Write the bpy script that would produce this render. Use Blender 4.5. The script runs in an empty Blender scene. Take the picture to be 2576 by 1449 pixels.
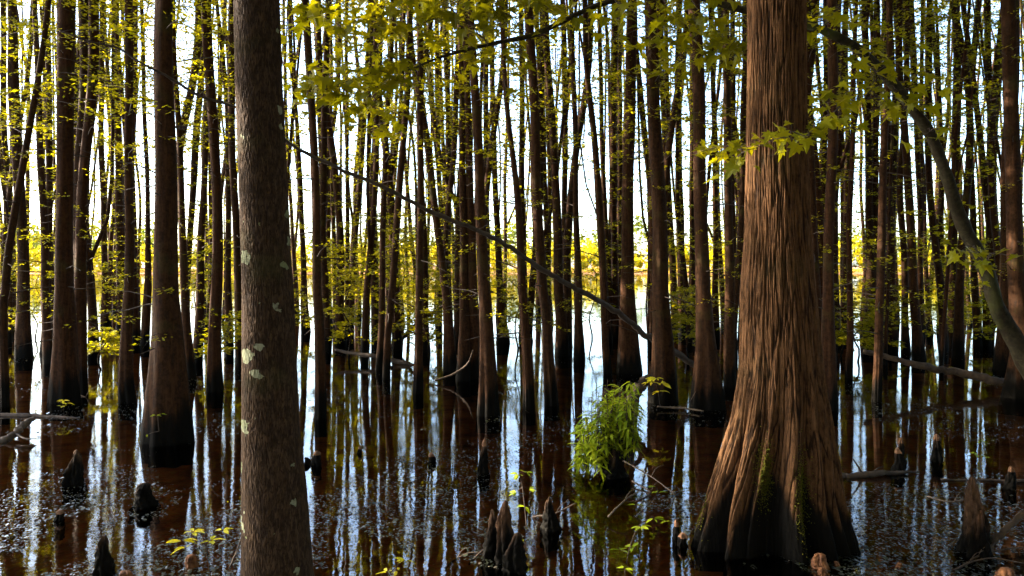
import bpy, math, random
import numpy as np
from mathutils import Vector, noise as mnoise
rnd = random.Random(11)
NR = np.random.default_rng(5)
scene = bpy.context.scene
C = scene.collection
PI = math.pi
# ------------------------------------------------------------------ camera frame
F, CX, HY, H = 1860.0, 1288.0, 668.0, 1.6
def P(x, y, Y): return np.array(((x-CX)/F*Y, Y, H-(y-HY)/F*Y))
def depth(y): return H*F/(y-HY)

# ------------------------------------------------------------------ helpers
def tag(o, label=None, cat=None, group=None, kind=None):
    if label: o['label'] = label
    if cat: o['category'] = cat
    if group: o['group'] = group
    if kind: o['kind'] = kind
    return o
def empty(name, loc, label, cat, group=None):
    o = bpy.data.objects.new(name, None); C.objects.link(o)
    o.empty_display_size = .2
    o.location = [float(v) for v in loc]
    return tag(o, label, cat, group)
class MB:
    """collects vertices and faces of one mesh"""
    def __init__(s): s.v=[]; s.n=0; s.q=[]; s.t=[]; s.qm=[]; s.tm=[]; s.att=[]
    def add(s, v, quads=None, tris=None, mi=0, att=None):
        v = np.asarray(v, float).reshape(-1,3)
        if quads is not None and len(quads):
            q=np.asarray(quads,int)+s.n; s.q.append(q); s.qm.append(np.full(len(q),mi))
        if tris is not None and len(tris):
            t=np.asarray(tris,int)+s.n; s.t.append(t); s.tm.append(np.full(len(t),mi))
        s.v.append(v); s.n += len(v)
        s.att.append(np.zeros(len(v)) if att is None else np.asarray(att,float).ravel())
    def tube(s, p, r, sides=8, mi=0, cap=True, wob=None):
        p=np.asarray(p,float); n=len(p); r=np.broadcast_to(np.asarray(r,float),(n,))
        t=np.gradient(p,axis=0); t/=np.linalg.norm(t,axis=1)[:,None]+1e-9
        up=np.array([0,0,1.]) if abs(t[:,2]).mean()<.8 else np.array([0,-1.,0])
        a=np.cross(t,up); a/=np.linalg.norm(a,axis=1)[:,None]+1e-9; b=np.cross(t,a)
        th=np.linspace(0,2*PI,sides,endpoint=False)
        rr=np.repeat(r[:,None],sides,1)
        if wob is not None: rr=rr*wob(th[None,:],np.arange(n)[:,None])
        v=p[:,None,:]+rr[...,None]*(np.cos(th)[None,:,None]*a[:,None,:]+np.sin(th)[None,:,None]*b[:,None,:])
        s.add(v.reshape(-1,3), grid_quads(n,sides), mi=mi)
        if cap:
            base=s.n-n*sides
            for k in (0,n-1):
                i=s.n; s.v.append(p[k:k+1]); s.n+=1; s.att.append(np.zeros(1))
                ring=base+k*sides+np.arange(sides); nx=np.roll(ring,-1)
                s.t.append(np.stack([ring,nx,np.full(sides,i)],1) if k else np.stack([nx,ring,np.full(sides,i)],1))
                s.tm.append(np.full(sides,mi))
    def build(s, name, mats, parent=None, smooth=True, origin=(0,0,0), attname=None):
        me=bpy.data.meshes.new(name)
        v=np.concatenate(s.v)-np.asarray(origin,float)
        q=np.concatenate(s.q) if s.q else np.zeros((0,4),int); t=np.concatenate(s.t) if s.t else np.zeros((0,3),int)
        qm=np.concatenate(s.qm) if s.qm else np.zeros(0,int); tm=np.concatenate(s.tm) if s.tm else np.zeros(0,int)
        me.vertices.add(len(v)); me.vertices.foreach_set('co',v.astype(np.float32).ravel())
        li=np.concatenate([q.ravel(),t.ravel()]).astype(np.int32)
        me.loops.add(len(li)); me.loops.foreach_set('vertex_index',li)
        nf=len(q)+len(t); me.polygons.add(nf)
        ls=np.concatenate([np.arange(len(q))*4, len(q)*4+np.arange(len(t))*3]).astype(np.int32)
        me.polygons.foreach_set('loop_start',ls)
        me.polygons.foreach_set('material_index',np.concatenate([qm,tm]).astype(np.int32))
        me.polygons.foreach_set('use_smooth',np.full(nf,smooth))
        me.update(calc_edges=True); me.validate()
        if attname:
            a=me.attributes.new(attname,'FLOAT','POINT'); a.data.foreach_set('value',np.concatenate(s.att).astype(np.float32))
        if not isinstance(mats,(list,tuple)): mats=[mats]
        for m in mats: me.materials.append(m)
        o=bpy.data.objects.new(name,me); C.objects.link(o)
        if parent: o.parent=parent
        return o
def grid_quads(n, m, wrap=True):
    i=np.arange(n-1)[:,None]*m; j=np.arange(m if wrap else m-1)[None,:]; k=(j+1)%m
    return np.stack([i+j,i+k,i+m+k,i+m+j],-1).reshape(-1,4)
def smooth_path(pts, n):
    """Catmull-like smoothing of a polyline, returns n points (any number of columns)"""
    p=np.asarray(pts,float); d=np.r_[0,np.cumsum(np.linalg.norm(np.diff(p[:,:3],axis=0),axis=1))]
    u=np.linspace(0,d[-1],n); m=np.gradient(p,d,axis=0) if len(p)>2 else np.repeat(np.diff(p,axis=0)/d[-1],2,0)
    i=np.clip(np.searchsorted(d,u,'right')-1,0,len(p)-2); h=(d[i+1]-d[i]); t=((u-d[i])/h)[:,None]; h=h[:,None]
    return (2*t**3-3*t**2+1)*p[i]+(t**3-2*t**2+t)*h*m[i]+(-2*t**3+3*t**2)*p[i+1]+(t**3-t**2)*h*m[i+1]
def perp(d):
    up=np.array([0,0,1.]); a=np.cross(d,up); return a/(np.linalg.norm(a,axis=-1,keepdims=True)+1e-9)
def rotmix(rng,n):
    v=rng.normal(size=(n,3)); return v/np.linalg.norm(v,axis=1)[:,None]

# ------------------------------------------------------------------ materials
def newmat(name):
    m=bpy.data.materials.new(name); m.use_nodes=True; nt=m.node_tree; nt.nodes.clear()
    out=nt.nodes.new('ShaderNodeOutputMaterial'); return m,nt,out
def N(nt,t,**kw):
    n=nt.nodes.new(t)
    for k,v in kw.items():
        if k.startswith('i_'):
            k=k[2:]; key=int(k) if k.isdigit() else k.replace('_',' ')
            n.inputs[key].default_value=v
        else: setattr(n,k,v)
    return n
def ramp(nt,fac,stops,interp='LINEAR'):
    r=nt.nodes.new('ShaderNodeValToRGB'); r.color_ramp.interpolation=interp
    e=r.color_ramp.elements
    while len(e)<len(stops): e.new(.5)
    for el,(p,c) in zip(e,stops): el.position=p; el.color=(*c,1) if len(c)==3 else c
    nt.links.new(fac,r.inputs[0]); return r.outputs[0]
def mixc(nt,fac,a,b,mode='MIX'):
    m=nt.nodes.new('ShaderNodeMix'); m.data_type='RGBA'; m.blend_type=mode
    for s,v in ((m.inputs[0],fac),(m.inputs[6],a),(m.inputs[7],b)):
        if isinstance(v,bpy.types.NodeSocket): nt.links.new(v,s)
        else: s.default_value=v if not isinstance(v,tuple) else (*v,1)
    return m.outputs[2]
def math_(nt,op,a,b=0.,c=None,clamp=False):
    m=nt.nodes.new('ShaderNodeMath'); m.operation=op; m.use_clamp=clamp
    for i,v in enumerate((a,b,c)):
        if v is None: continue
        if isinstance(v,bpy.types.NodeSocket): nt.links.new(v,m.inputs[i])
        else: m.inputs[i].default_value=v
    return m.outputs[0]
def bark(name, c1, c2, crack=(.02,.013,.009), wet=.45, scl=34, zs=4.5, att=False, lichen=0., rand=True, bump=.6, moss=.3, redder=(.16,.06,.02)):
    m,nt,out=newmat(name); L=nt.links.new
    tc=N(nt,'ShaderNodeTexCoord'); mp=N(nt,'ShaderNodeMapping'); mp.inputs['Scale'].default_value=(scl,scl,zs)
    L(tc.outputs['Object'],mp.inputs[0])
    n1=N(nt,'ShaderNodeTexNoise',i_Scale=1.,i_Detail=6.,i_Roughness=.6,i_Distortion=.35); L(mp.outputs[0],n1.inputs['Vector'])
    n2=N(nt,'ShaderNodeTexNoise',i_Scale=2.2,i_Detail=4.); L(tc.outputs['Object'],n2.inputs['Vector'])
    n3=N(nt,'ShaderNodeTexNoise',i_Scale=28.,i_Detail=5.,i_Roughness=.7); L(tc.outputs['Object'],n3.inputs['Vector'])
    base=ramp(nt,n1.outputs[0],[(.36,crack),(.47,c1),(.66,c2)])
    if rand:
        oi=N(nt,'ShaderNodeObjectInfo')
        base=mixc(nt,math_(nt,'MULTIPLY',oi.outputs['Random'],.75),base,mixc(nt,.85,base,redder,'SOFT_LIGHT'))
        hsv=N(nt,'ShaderNodeHueSaturation'); L(base,hsv.inputs['Color'])
        L(math_(nt,'MULTIPLY_ADD',oi.outputs['Random'],.9,.55),hsv.inputs['Value']); base=hsv.outputs[0]
    base=mixc(nt,ramp(nt,n3.outputs[0],[(.35,(0,0,0)),(.7,(.45,.45,.45))]),base,(c2[0]*1.5,c2[1]*1.45,c2[2]*1.4))
    if att:
        a=N(nt,'ShaderNodeAttribute',attribute_name='groove')
        base=mixc(nt,ramp(nt,a.outputs['Fac'],[(.15,(.9,.9,.9)),(.75,(0,0,0))]),base,crack)
    # mossy tint in broad patches
    mo=ramp(nt,n2.outputs[0],[(.56,(0,0,0)),(.68,(moss,moss,moss))])
    base=mixc(nt,mo,base,(.06,.07,.018))
    if lichen:
        mp2=N(nt,'ShaderNodeMapping'); mp2.inputs['Scale'].default_value=(1,1,1.5); L(tc.outputs['Object'],mp2.inputs[0])
        wn=N(nt,'ShaderNodeTexNoise',i_Scale=26.,i_Detail=4.); L(tc.outputs['Object'],wn.inputs['Vector'])
        wv=N(nt,'ShaderNodeVectorMath',operation='MULTIPLY_ADD'); L(wn.outputs['Color'],wv.inputs[0]); wv.inputs[1].default_value=(.08,.08,.08); L(mp2.outputs[0],wv.inputs[2])
        vo=N(nt,'ShaderNodeTexVoronoi',i_Scale=11.,i_Randomness=1.); L(wv.outputs[0],vo.inputs['Vector'])
        sel=N(nt,'ShaderNodeSeparateColor'); L(vo.outputs['Color'],sel.inputs[0])
        rad=math_(nt,'MULTIPLY',math_(nt,'SUBTRACT',sel.outputs[0],1-lichen),3.2)
        spot=math_(nt,'GREATER_THAN',math_(nt,'SUBTRACT',rad,vo.outputs['Distance']),0.)
        lc=mixc(nt,sel.outputs[1],(.20,.21,.14),(.13,.15,.07))
        base=mixc(nt,math_(nt,'MULTIPLY',spot,ramp(nt,n3.outputs[0],[(.3,(.2,.2,.2)),(.5,(1,1,1))])),base,lc)
    # water-stained foot: near black up to the flood line
    ge=N(nt,'ShaderNodeNewGeometry'); sx=N(nt,'ShaderNodeSeparateXYZ'); L(ge.outputs['Position'],sx.inputs[0])
    zz=math_(nt,'ADD',sx.outputs[2],math_(nt,'MULTIPLY_ADD',n1.outputs[0],-.35*wet*2,.17*wet*2))
    mw=N(nt,'ShaderNodeMapping'); mw.inputs['Scale'].default_value=(15,15,1.1); L(tc.outputs['Object'],mw.inputs[0])
    nw=N(nt,'ShaderNodeTexNoise',i_Scale=1.,i_Detail=4.,i_Roughness=.6); L(mw.outputs[0],nw.inputs['Vector'])
    zz=math_(nt,'ADD',zz,math_(nt,'MULTIPLY_ADD',n2.outputs[0],-2.*wet,1.*wet))
    zz=math_(nt,'ADD',zz,math_(nt,'MULTIPLY_ADD',nw.outputs[0],-2.8*wet,1.4*wet))
    if att:
        va=N(nt,'ShaderNodeAttribute',attribute_name='valley'); zz=math_(nt,'SUBTRACT',zz,math_(nt,'MULTIPLY',va.outputs['Fac'],1.15))
    wm=ramp(nt,math_(nt,'DIVIDE',zz,wet*2.),[(.34,(1,1,1)),(.46,(.8,.8,.8)),(.68,(0,0,0))])
    base=mixc(nt,wm,base,(.004,.0035,.0025))
    bs=N(nt,'ShaderNodeBsdfPrincipled',i_Roughness=.85); bs.inputs['Specular IOR Level'].default_value=.08
    L(base,bs.inputs['Base Color'])
    bp=N(nt,'ShaderNodeBump',i_Strength=bump,i_Distance=.012); L(math_(nt,'ADD',n1.outputs[0],math_(nt,'MULTIPLY',n3.outputs[0],.35)),bp.inputs['Height']); L(bp.outputs[0],bs.inputs['Normal'])
    L(bs.outputs[0],out.inputs[0]); return m
def leafmat(name, c1, c2, tr=.5, rough=.5):
    m,nt,out=newmat(name); L=nt.links.new
    tc=N(nt,'ShaderNodeTexCoord'); n=N(nt,'ShaderNodeTexNoise',i_Scale=3.,i_Detail=3.); L(tc.outputs['Object'],n.inputs['Vector'])
    ge=N(nt,'ShaderNodeNewGeometry')
    f=math_(nt,'ADD',math_(nt,'MULTIPLY',n.outputs[0],.6),math_(nt,'MULTIPLY',ge.outputs['Random Per Island'],.5))
    col=ramp(nt,f,[(.25,c1),(.8,c2)])
    d=N(nt,'ShaderNodeBsdfPrincipled',i_Roughness=rough); d.inputs['Specular IOR Level'].default_value=.12; L(col,d.inputs['Base Color'])
    t=N(nt,'ShaderNodeBsdfTranslucent'); g=mixc(nt,1.,col,(1.45,1.3,.4),'MULTIPLY'); L(g,t.inputs[0])
    mx=N(nt,'ShaderNodeMixShader'); mx.inputs[0].default_value=tr; L(d.outputs[0],mx.inputs[1]); L(t.outputs[0],mx.inputs[2]); L(mx.outputs[0],out.inputs[0]); return m
def plain(name,c1,c2,scale=8,rough=.8,spec=.3):
    m,nt,out=newmat(name); L=nt.links.new
    tc=N(nt,'ShaderNodeTexCoord'); n=N(nt,'ShaderNodeTexNoise',i_Scale=float(scale),i_Detail=5.); L(tc.outputs['Object'],n.inputs['Vector'])
    b=N(nt,'ShaderNodeBsdfPrincipled',i_Roughness=rough); b.inputs['Specular IOR Level'].default_value=spec
    L(ramp(nt,n.outputs[0],[(.35,c1),(.65,c2)]),b.inputs['Base Color'])
    bp=N(nt,'ShaderNodeBump',i_Strength=.4,i_Distance=.02); L(n.outputs[0],bp.inputs['Height']); L(bp.outputs[0],b.inputs['Normal'])
    L(b.outputs[0],out.inputs[0]); return m
M={}
M['bark']=bark('cypress_bark',(.021,.0095,.0045),(.056,.027,.012),wet=.25)
M['bark_big']=bark('buttress_bark',(.048,.023,.0095),(.105,.054,.024),crack=(.008,.004,.002),wet=.17,scl=55,zs=7,att=True,rand=False,bump=.8,moss=.12)
M['bark_lichen']=bark('lichen_bark',(.015,.009,.005),(.056,.035,.020),crack=(.014,.008,.005),wet=.05,scl=60,zs=16,att=True,lichen=.21,rand=False,bump=.8,moss=.25)
M['bark_maple']=bark('maple_bark',(.012,.010,.006),(.032,.028,.015),wet=.1,scl=25,zs=25,rand=False,moss=.8)
M['twig']=plain('twig_wood',(.03,.02,.014),(.06,.042,.03),12)
M['deadwood']=plain('dead_wood',(.03,.019,.012),(.085,.055,.035),14)
M['palewood']=plain('pale_dead_wood',(.06,.042,.028),(.13,.095,.066),14)
M['knee']=bark('knee_bark',(.045,.027,.016),(.10,.06,.036),wet=.17,scl=40,zs=14,rand=True,moss=.4)
M['orange']=plain('raw_orange_bark',(.07,.026,.010),(.22,.09,.03),25)
M['tip']=plain('worn_knee_tip',(.09,.045,.022),(.20,.095,.045),40)
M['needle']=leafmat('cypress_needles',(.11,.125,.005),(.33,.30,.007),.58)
M['needle_painted_lit']=leafmat('needles_painted_backlit',(.14,.155,.006),(.40,.36,.009),.62)  # lighter copy of the needle colour, backlight painted in for the filler trees
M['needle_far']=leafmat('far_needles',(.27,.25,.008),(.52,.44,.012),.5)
M['maple']=leafmat('maple_leaves',(.11,.12,.004),(.22,.21,.005),.6,.4)
M['shrub']=leafmat('shrub_leaves',(.15,.23,.012),(.34,.40,.025),.5,.5)
M['sprout']=leafmat('sprout_leaves',(.45,.45,.02),(.7,.62,.06),.45)
M['thicket']=leafmat('shade_thicket_leaves',(.03,.045,.008),(.07,.09,.015),.25,.6)
M['mossl']=leafmat('moss_tufts',(.06,.07,.008),(.15,.15,.015),.3,.9)
M['reed']=leafmat('marsh_grass',(.2,.15,.02),(.36,.27,.04),.4,.8)
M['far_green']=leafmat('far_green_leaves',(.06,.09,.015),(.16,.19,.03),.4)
M['web']=plain('spider_silk',(.4,.4,.4),(.6,.6,.6))

# duckweed / floating bits
m,nt,out=newmat('floating_bits'); L=nt.links.new
ge=N(nt,'ShaderNodeNewGeometry')
b=N(nt,'ShaderNodeBsdfPrincipled',i_Roughness=.3); b.inputs['Specular IOR Level'].default_value=.7
L(ramp(nt,ge.outputs['Random Per Island'],[(0,(.008,.010,.008)),(.6,(.02,.024,.018)),(.94,(.035,.04,.02)),(1,(.12,.10,.07))]),b.inputs['Base Color'])
L(b.outputs[0],out.inputs[0]); M['bits']=m

# water surface: fresnel mirror over brown, tannin stained shallow water
m,nt,out=newmat('swamp_water'); L=nt.links.new
tc=N(nt,'ShaderNodeTexCoord')
mp=N(nt,'ShaderNodeMapping'); mp.inputs['Scale'].default_value=(1.,1.6,1.); L(tc.outputs['Object'],mp.inputs[0])
n1=N(nt,'ShaderNodeTexNoise',i_Scale=5.,i_Detail=2.,i_Roughness=.5); L(mp.outputs[0],n1.inputs['Vector'])
n2=N(nt,'ShaderNodeTexNoise',i_Scale=34.,i_Detail=2.); L(mp.outputs[0],n2.inputs['Vector'])
n3=N(nt,'ShaderNodeTexNoise',i_Scale=.55,i_Detail=2.); L(tc.outputs['Object'],n3.inputs['Vector'])
calm=ramp(nt,n3.outputs[0],[(.42,(.12,.12,.12)),(.62,(1,1,1))])
h=math_(nt,'ADD',math_(nt,'MULTIPLY',n1.outputs[0],.5),math_(nt,'MULTIPLY',math_(nt,'MULTIPLY',n2.outputs[0],.22),calm))
bp=N(nt,'ShaderNodeBump',i_Strength=1.,i_Distance=.0012); L(h,bp.inputs['Height'])
fr=N(nt,'ShaderNodeFresnel',i_IOR=2.15); L(bp.outputs[0],fr.inputs['Normal'])
gl=N(nt,'ShaderNodeBsdfGlossy',i_Roughness=.0); L(bp.outputs[0],gl.inputs['Normal'])
tr=N(nt,'ShaderNodeBsdfTransparent'); tr.inputs[0].default_value=(.84,.64,.40,1)
mx=N(nt,'ShaderNodeMixShader'); L(fr.outputs[0],mx.inputs[0]); L(tr.outputs[0],mx.inputs[1]); L(gl.outputs[0],mx.inputs[2]); L(mx.outputs[0],out.inputs[0])
M['water']=m

# bed
m,nt,out=newmat('leaf_litter_bed'); L=nt.links.new
tc=N(nt,'ShaderNodeTexCoord'); n1=N(nt,'ShaderNodeTexNoise',i_Scale=3.,i_Detail=8.,i_Roughness=.65); L(tc.outputs['Object'],n1.inputs['Vector'])
vo=N(nt,'ShaderNodeTexVoronoi',i_Scale=32.); L(tc.outputs['Object'],vo.inputs['Vector'])
col=ramp(nt,n1.outputs[0],[(.3,(.09,.035,.008)),(.5,(.34,.14,.028)),(.72,(.55,.26,.06))])
col=mixc(nt,.35,col,mixc(nt,1.,col,vo.outputs['Color'],'MULTIPLY'))
b=N(nt,'ShaderNodeBsdfPrincipled',i_Roughness=.9); L(col,b.inputs['Base Color'])
bp=N(nt,'ShaderNodeBump',i_Strength=.5,i_Distance=.03); L(vo.outputs['Distance'],bp.inputs['Height']); L(bp.outputs[0],b.inputs['Normal'])
L(b.outputs[0],out.inputs[0]); M['bed']=m

# ------------------------------------------------------------------ the setting
xs=np.r_[-700,-300,-120,-40,-15,np.linspace(-6,6,49),15,40,120,300,700]
ys=np.r_[-30,-8,-2,np.linspace(1,13,49),20,40,80,140,146,152,170,400,1500]
def bedz(x,y):
    z=-.16-.10*min(max(y-6,0)/10,1)
    z+=.05*mnoise.noise(Vector((x*.9,y*.9,0)))
    z+=.16*math.exp(-((x-1.4)**2/1.6+(y-3.35)**2/.5))          # mud bank at the big cypress
    if y>141: z=min(.5,-.3+(y-140)*.08)+.2*mnoise.noise(Vector((x*.1,y*.1,3)))
    return z
g=[(x,y,bedz(x,y)) for y in ys for x in xs]
b_=MB(); b_.add(g,grid_quads(len(ys),len(xs),False)); bed=b_.build('swamp_bed',M['bed']); tag(bed,kind='structure')
b_=MB(); b_.add([(-700,-30,0),(700,-30,0),(700,149,0),(-700,149,0)],[(0,1,2,3)]); w_=b_.build('water',M['water'],smooth=False); tag(w_,kind='structure')

# floating duckweed and leaf bits: nobody could count them
def bits():
    n=95000; rng=np.random.default_rng(3)
    Y=3/(rng.random(n)*(3/2.7-3/16.)+3/16.)
    X=(rng.random(n)*2-1)*.75*Y
    d=np.array([mnoise.noise(Vector((x*.8,y*.55,7)))+.45*mnoise.noise(Vector((x*3.1,y*2.2,2)))+.3*mnoise.noise(Vector((x*9,y*9,4))) for x,y in zip(X,Y)])
    py=HY+H*F/Y
    pxx=CX+X/Y*F
    bias=np.interp(py,[850,1000,1100,1300,1449],[-.25,-.10,.02,.05,.05])
    bias=bias-.25*((pxx>1480)&(pxx<2150))-.15*((pxx>1480)&(pxx<2150)&(py>1200))
    bias+=.16*((pxx>780)&(pxx<1350)&(py>1080))+.10*((pxx<600)&(py>980)&(py<1250))+.1*((pxx>2100)&(py>1090)&(py<1200))
    bias=bias-.6*((pxx>1330)&(pxx<2180)&(py>1290))
    keep=(d*2.1+bias)>.25
    X=X[keep];Y=Y[keep];n=len(X)
    s=rng.uniform(.004,.0095,n)*np.where(rng.random(n)<.06,2.,1.)
    a=rng.uniform(0,2*PI,n); asp=rng.uniform(.45,1,n)
    th=np.arange(6)*PI/3
    lx=np.cos(th)[None]*s[:,None]; ly=np.sin(th)[None]*s[:,None]*asp[:,None]
    vx=X[:,None]+lx*np.cos(a)[:,None]-ly*np.sin(a)[:,None]; vy=Y[:,None]+lx*np.sin(a)[:,None]+ly*np.cos(a)[:,None]
    tl=rng.normal(0,.16,(n,2))
    vz=.0045+s[:,None]*.12+tl[:,:1]*lx+tl[:,1:]*ly
    i=np.arange(n)[:,None]*6
    b=MB(); b.add(np.stack([vx,vy,vz],-1).reshape(-1,3),np.concatenate([i+np.array([0,1,2,3]),i+np.array([0,3,4,5])]))
    tag(b.build('floating_duckweed',M['bits'],smooth=False),'tiny duckweed discs and leaf scraps floating in patches on the dark water','duckweed',kind='stuff')
bits()

# ------------------------------------------------------------------ foliage generator (flat feathery cypress sprays)
def sprays(mb, base, direc, Ln, m, rng, fl=(.05,.11), twig_r=.005, droop=.25, spread=.32):
    nb=len(base); base=np.asarray(base); direc=np.asarray(direc); Ln=np.asarray(Ln)
    pr=perp(direc)
    # twigs as thin 3-sided tubes
    K=5; t=np.linspace(0,1,K)
    path=base[:,None]+direc[:,None]*Ln[:,None,None]*t[None,:,None]
    path[...,2]-= (droop*Ln[:,None])*t[None]**2
    path+= pr[:,None]*(np.sin(t[None]*rng.uniform(2,6,(nb,1)))*.05*Ln[:,None])[...,None]
    r=(twig_r*(1-.75*t))[None,:]*np.ones((nb,1))*np.clip(Ln,.4,2)[:,None]
    th=np.arange(3)*2*PI/3
    up=np.array([0,0,1.])
    v=path[:,:,None,:]+r[:,:,None,None]*(np.cos(th)[None,None,:,None]*pr[:,None,None,:]+np.sin(th)[None,None,:,None]*up)
    gq=grid_quads(K,3); mb.add(v.reshape(-1,3),(gq[None]+(np.arange(nb)*K*3)[:,None,None]).reshape(-1,4),mi=1)
    # feathers
    tt=rng.uniform(.22,1.03,(nb,m))**.8; sd=rng.choice([-1.,1.],(nb,m)); off=rng.random((nb,m))*(spread*(1.08-tt))*Ln[:,None]
    q=base[:,None]+direc[:,None]*(Ln[:,None]*tt+off*.5)[...,None]+pr[:,None]*(sd*off)[...,None]
    q[...,2]-=droop*Ln[:,None]*tt**2+off*.25
    q+=rng.normal(0,.012,(nb,m,3))
    fd=direc[:,None]*.65+pr[:,None]*(sd*rng.uniform(.4,1.2,(nb,m)))[...,None]+rng.normal(0,.22,(nb,m,3)); fd[...,2]-=.12
    fd/=np.linalg.norm(fd,axis=-1,keepdims=True)
    l=rng.uniform(fl[0],fl[1],(nb,m))[...,None]; wd=l*rng.uniform(.16,.30,(nb,m))[...,None]
    nrm=up+rng.normal(0,.45,(nb,m,3)); sd2=np.cross(fd,nrm); sd2/=np.linalg.norm(sd2,axis=-1,keepdims=True)+1e-9
    a=q; c=q+fd*l; b1=q+fd*l*.45+sd2*wd; b2=q+fd*l*.45-sd2*wd
    vv=np.stack([a,b1,c,b2],2).reshape(-1,3); n=nb*m
    mb.add(vv,(np.arange(n)*4)[:,None]+np.arange(4),mi=0)

def crown(mb, axis, z0, z1, nb, rng, Lr=(.5,1.5), m=26, fl=(.05,.11), bias=1.):
    """axis(z)->(n,2) xy of the trunk at z"""
    z=z0+(z1-z0)*rng.random(nb)**bias
    az=rng.random(nb)*2*PI; el=rng.uniform(-.1,.45,nb)
    d=np.stack([np.cos(az)*np.cos(el),np.sin(az)*np.cos(el),np.sin(el)],1)
    L=rng.uniform(*Lr,nb)
    sprays(mb,np.c_[axis(z),z],d,L,m,rng,fl)

def trunk_mesh(mb, pts3, rad, top, rng, sides=18, flute=.10, kfl=7, dz=.16, ywob=.10):
    """pts3: control points (x,z) descending by photograph, rad at them; water at z=0. local y = 0 plane"""
    z=np.array([p[1] for p in pts3]); x=np.array([p[0] for p in pts3]); r=np.array(rad)
    o=np.argsort(z); z=z[o];x=x[o];r=r[o]
    # continue upward
    sl=(x[-1]-x[-2])/(z[-1]-z[-2]) if len(z)>1 else 0
    sl=max(-.08,min(.08,sl))
    if z[-1]<top-.5:
        z=np.r_[z,top]; x=np.r_[x,x[-1]+sl*(top-z[-2])*.7]; r=np.r_[r,r[-1]*.35]
    zz=np.r_[-.35,np.arange(-.1,min(1.3,top),dz*.5),np.arange(1.3,min(9,top),dz*1.6),np.linspace(min(9,top),top,5)[1:]]
    zz=np.unique(zz)
    xx=np.interp(zz,z,x); rr=np.interp(zz,z,r)
    # soften the kinks of the traced line
    k=np.array([.25,.5,.25])
    for _ in range(3):
        xx[1:-1]=np.convolve(xx,k,'valid'); rr[1:-1]=np.convolve(rr,k,'valid')
    ph=rng.uniform(0,6,4)
    yy=ywob*(np.sin(zz*.45+ph[0])-np.sin(ph[0]))+.02*np.sin(zz*1.7+ph[1])
    xx=xx+.006*np.sin(zz*2.9+ph[2])
    th=np.linspace(0,2*PI,sides,endpoint=False)
    fa=flute*np.clip(1-zz/1.1,0,1)**1.3+.012
    lob=np.cos(kfl*th[None]+ph[3]+.5*zz[:,None])*.6+np.cos((kfl-3)*th[None]+ph[2])*.4
    irr=1+.035*np.sin(3*th[None]+zz[:,None]*1.3+ph[0])+.03*np.sin(5*th[None]-zz[:,None]*2.3+ph[1])
    R=rr[:,None]*(irr+fa[:,None]*lob)*(1-.55*fa[:,None])
    v=np.stack([xx[:,None]+R*np.cos(th),yy[:,None]+R*np.sin(th)*(1-.3*np.clip(1-zz/1.2,0,1))[:,None],np.repeat(zz[:,None],sides,1)],-1)
    mb.add(v.reshape(-1,3),grid_quads(len(zz),sides))
    return (lambda q: np.c_[np.interp(q,zz,xx),np.interp(q,zz,yy)])

def stubs(mb, ax, z0, z1, n, rng):
    """dead branch stubs and bare twigs low on a trunk"""
    for _ in range(n):
        z=rng.uniform(z0,z1); b=np.r_[ax(np.array([z]))[0],z]; az=rng.uniform(0,2*PI); L=rng.uniform(.15,.75)
        d=np.array([math.cos(az),math.sin(az),rng.uniform(-.2,.5)])
        p=np.array([b+d*L*t+np.array([0,0,-.15*L*t*t])+rng.normal(0,.02,3)*t for t in (0,.35,.7,1)])
        mb.tube(p,[.009,.006,.004,.002],4,cap=False,mi=1)

TREEGROUP='cypress trees standing in the flooded swamp'
def tree(pl, by, label, seed, foliage=1.0, top=None, sides=18, Y=None, name='cypress_tree', flute=.11, group=TREEGROUP, mat=None, fstart=None):
    """pl: list of (x, y, width) in photograph units, by: waterline row of the foot"""
    rng=np.random.default_rng(seed)
    Y=Y or depth(by)
    bx=pl[-1][0]; X0=(bx-CX)/F*Y
    pts=[((x-CX)/F*Y-X0, H-(y-HY)/F*Y) for x,y,w in pl]; rad=[w/2/F*Y for x,y,w in pl]
    if pts[-1][1]>.02:   # no visible foot: flare to the water
        z_=pts[-1][1]; pts.append((pts[-1][0],0.)); rad.append(rad[-1]*(1.15+.15*min(z_,1.5)))
    pts.append((pts[-1][0],-.35)); rad.append(rad[-1]*1.12)
    top=top or rng.uniform(13,18)
    root=empty(name,(X0,Y,0),label,'tree',group)
    mb=MB(); ax=trunk_mesh(mb,pts,rad,top,rng,sides=sides,flute=flute); mb.build('trunk',mat or M['bark'],root)
    if foliage>0:
        mb=MB()
        zf=fstart if fstart is not None else H+(668-430)/F*Y          # dense from this height upward
        zt=H+(668+60)/F*Y
        nlow=int(12*foliage); nmid=int(34*foliage)
        crown(mb,ax,max(.8,H-.7),zf,nlow,rng,(.25,.75),30,(.025,.055))
        crown(mb,ax,zf,max(zt,zf+2),nmid,rng,(.4,1.25),44,(.03,.07),.7)
        zc=H+.56*Y
        if zc<top-2.5: crown(mb,ax,zc,top+.5,34,rng,(1.,2.8),34,(.2,.42))  # dense upper crown out of view, added for overhead shade
        if top>zt+1: crown(mb,ax,max(zt,zf+2),top,int(15*foliage),rng,(.6,2.),30,(.08,.18))
        stubs(mb,ax,.7,zf+1,10,rng)
        mb.build('crown',[M['needle'],M['twig']],root)
    return root,ax

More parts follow.
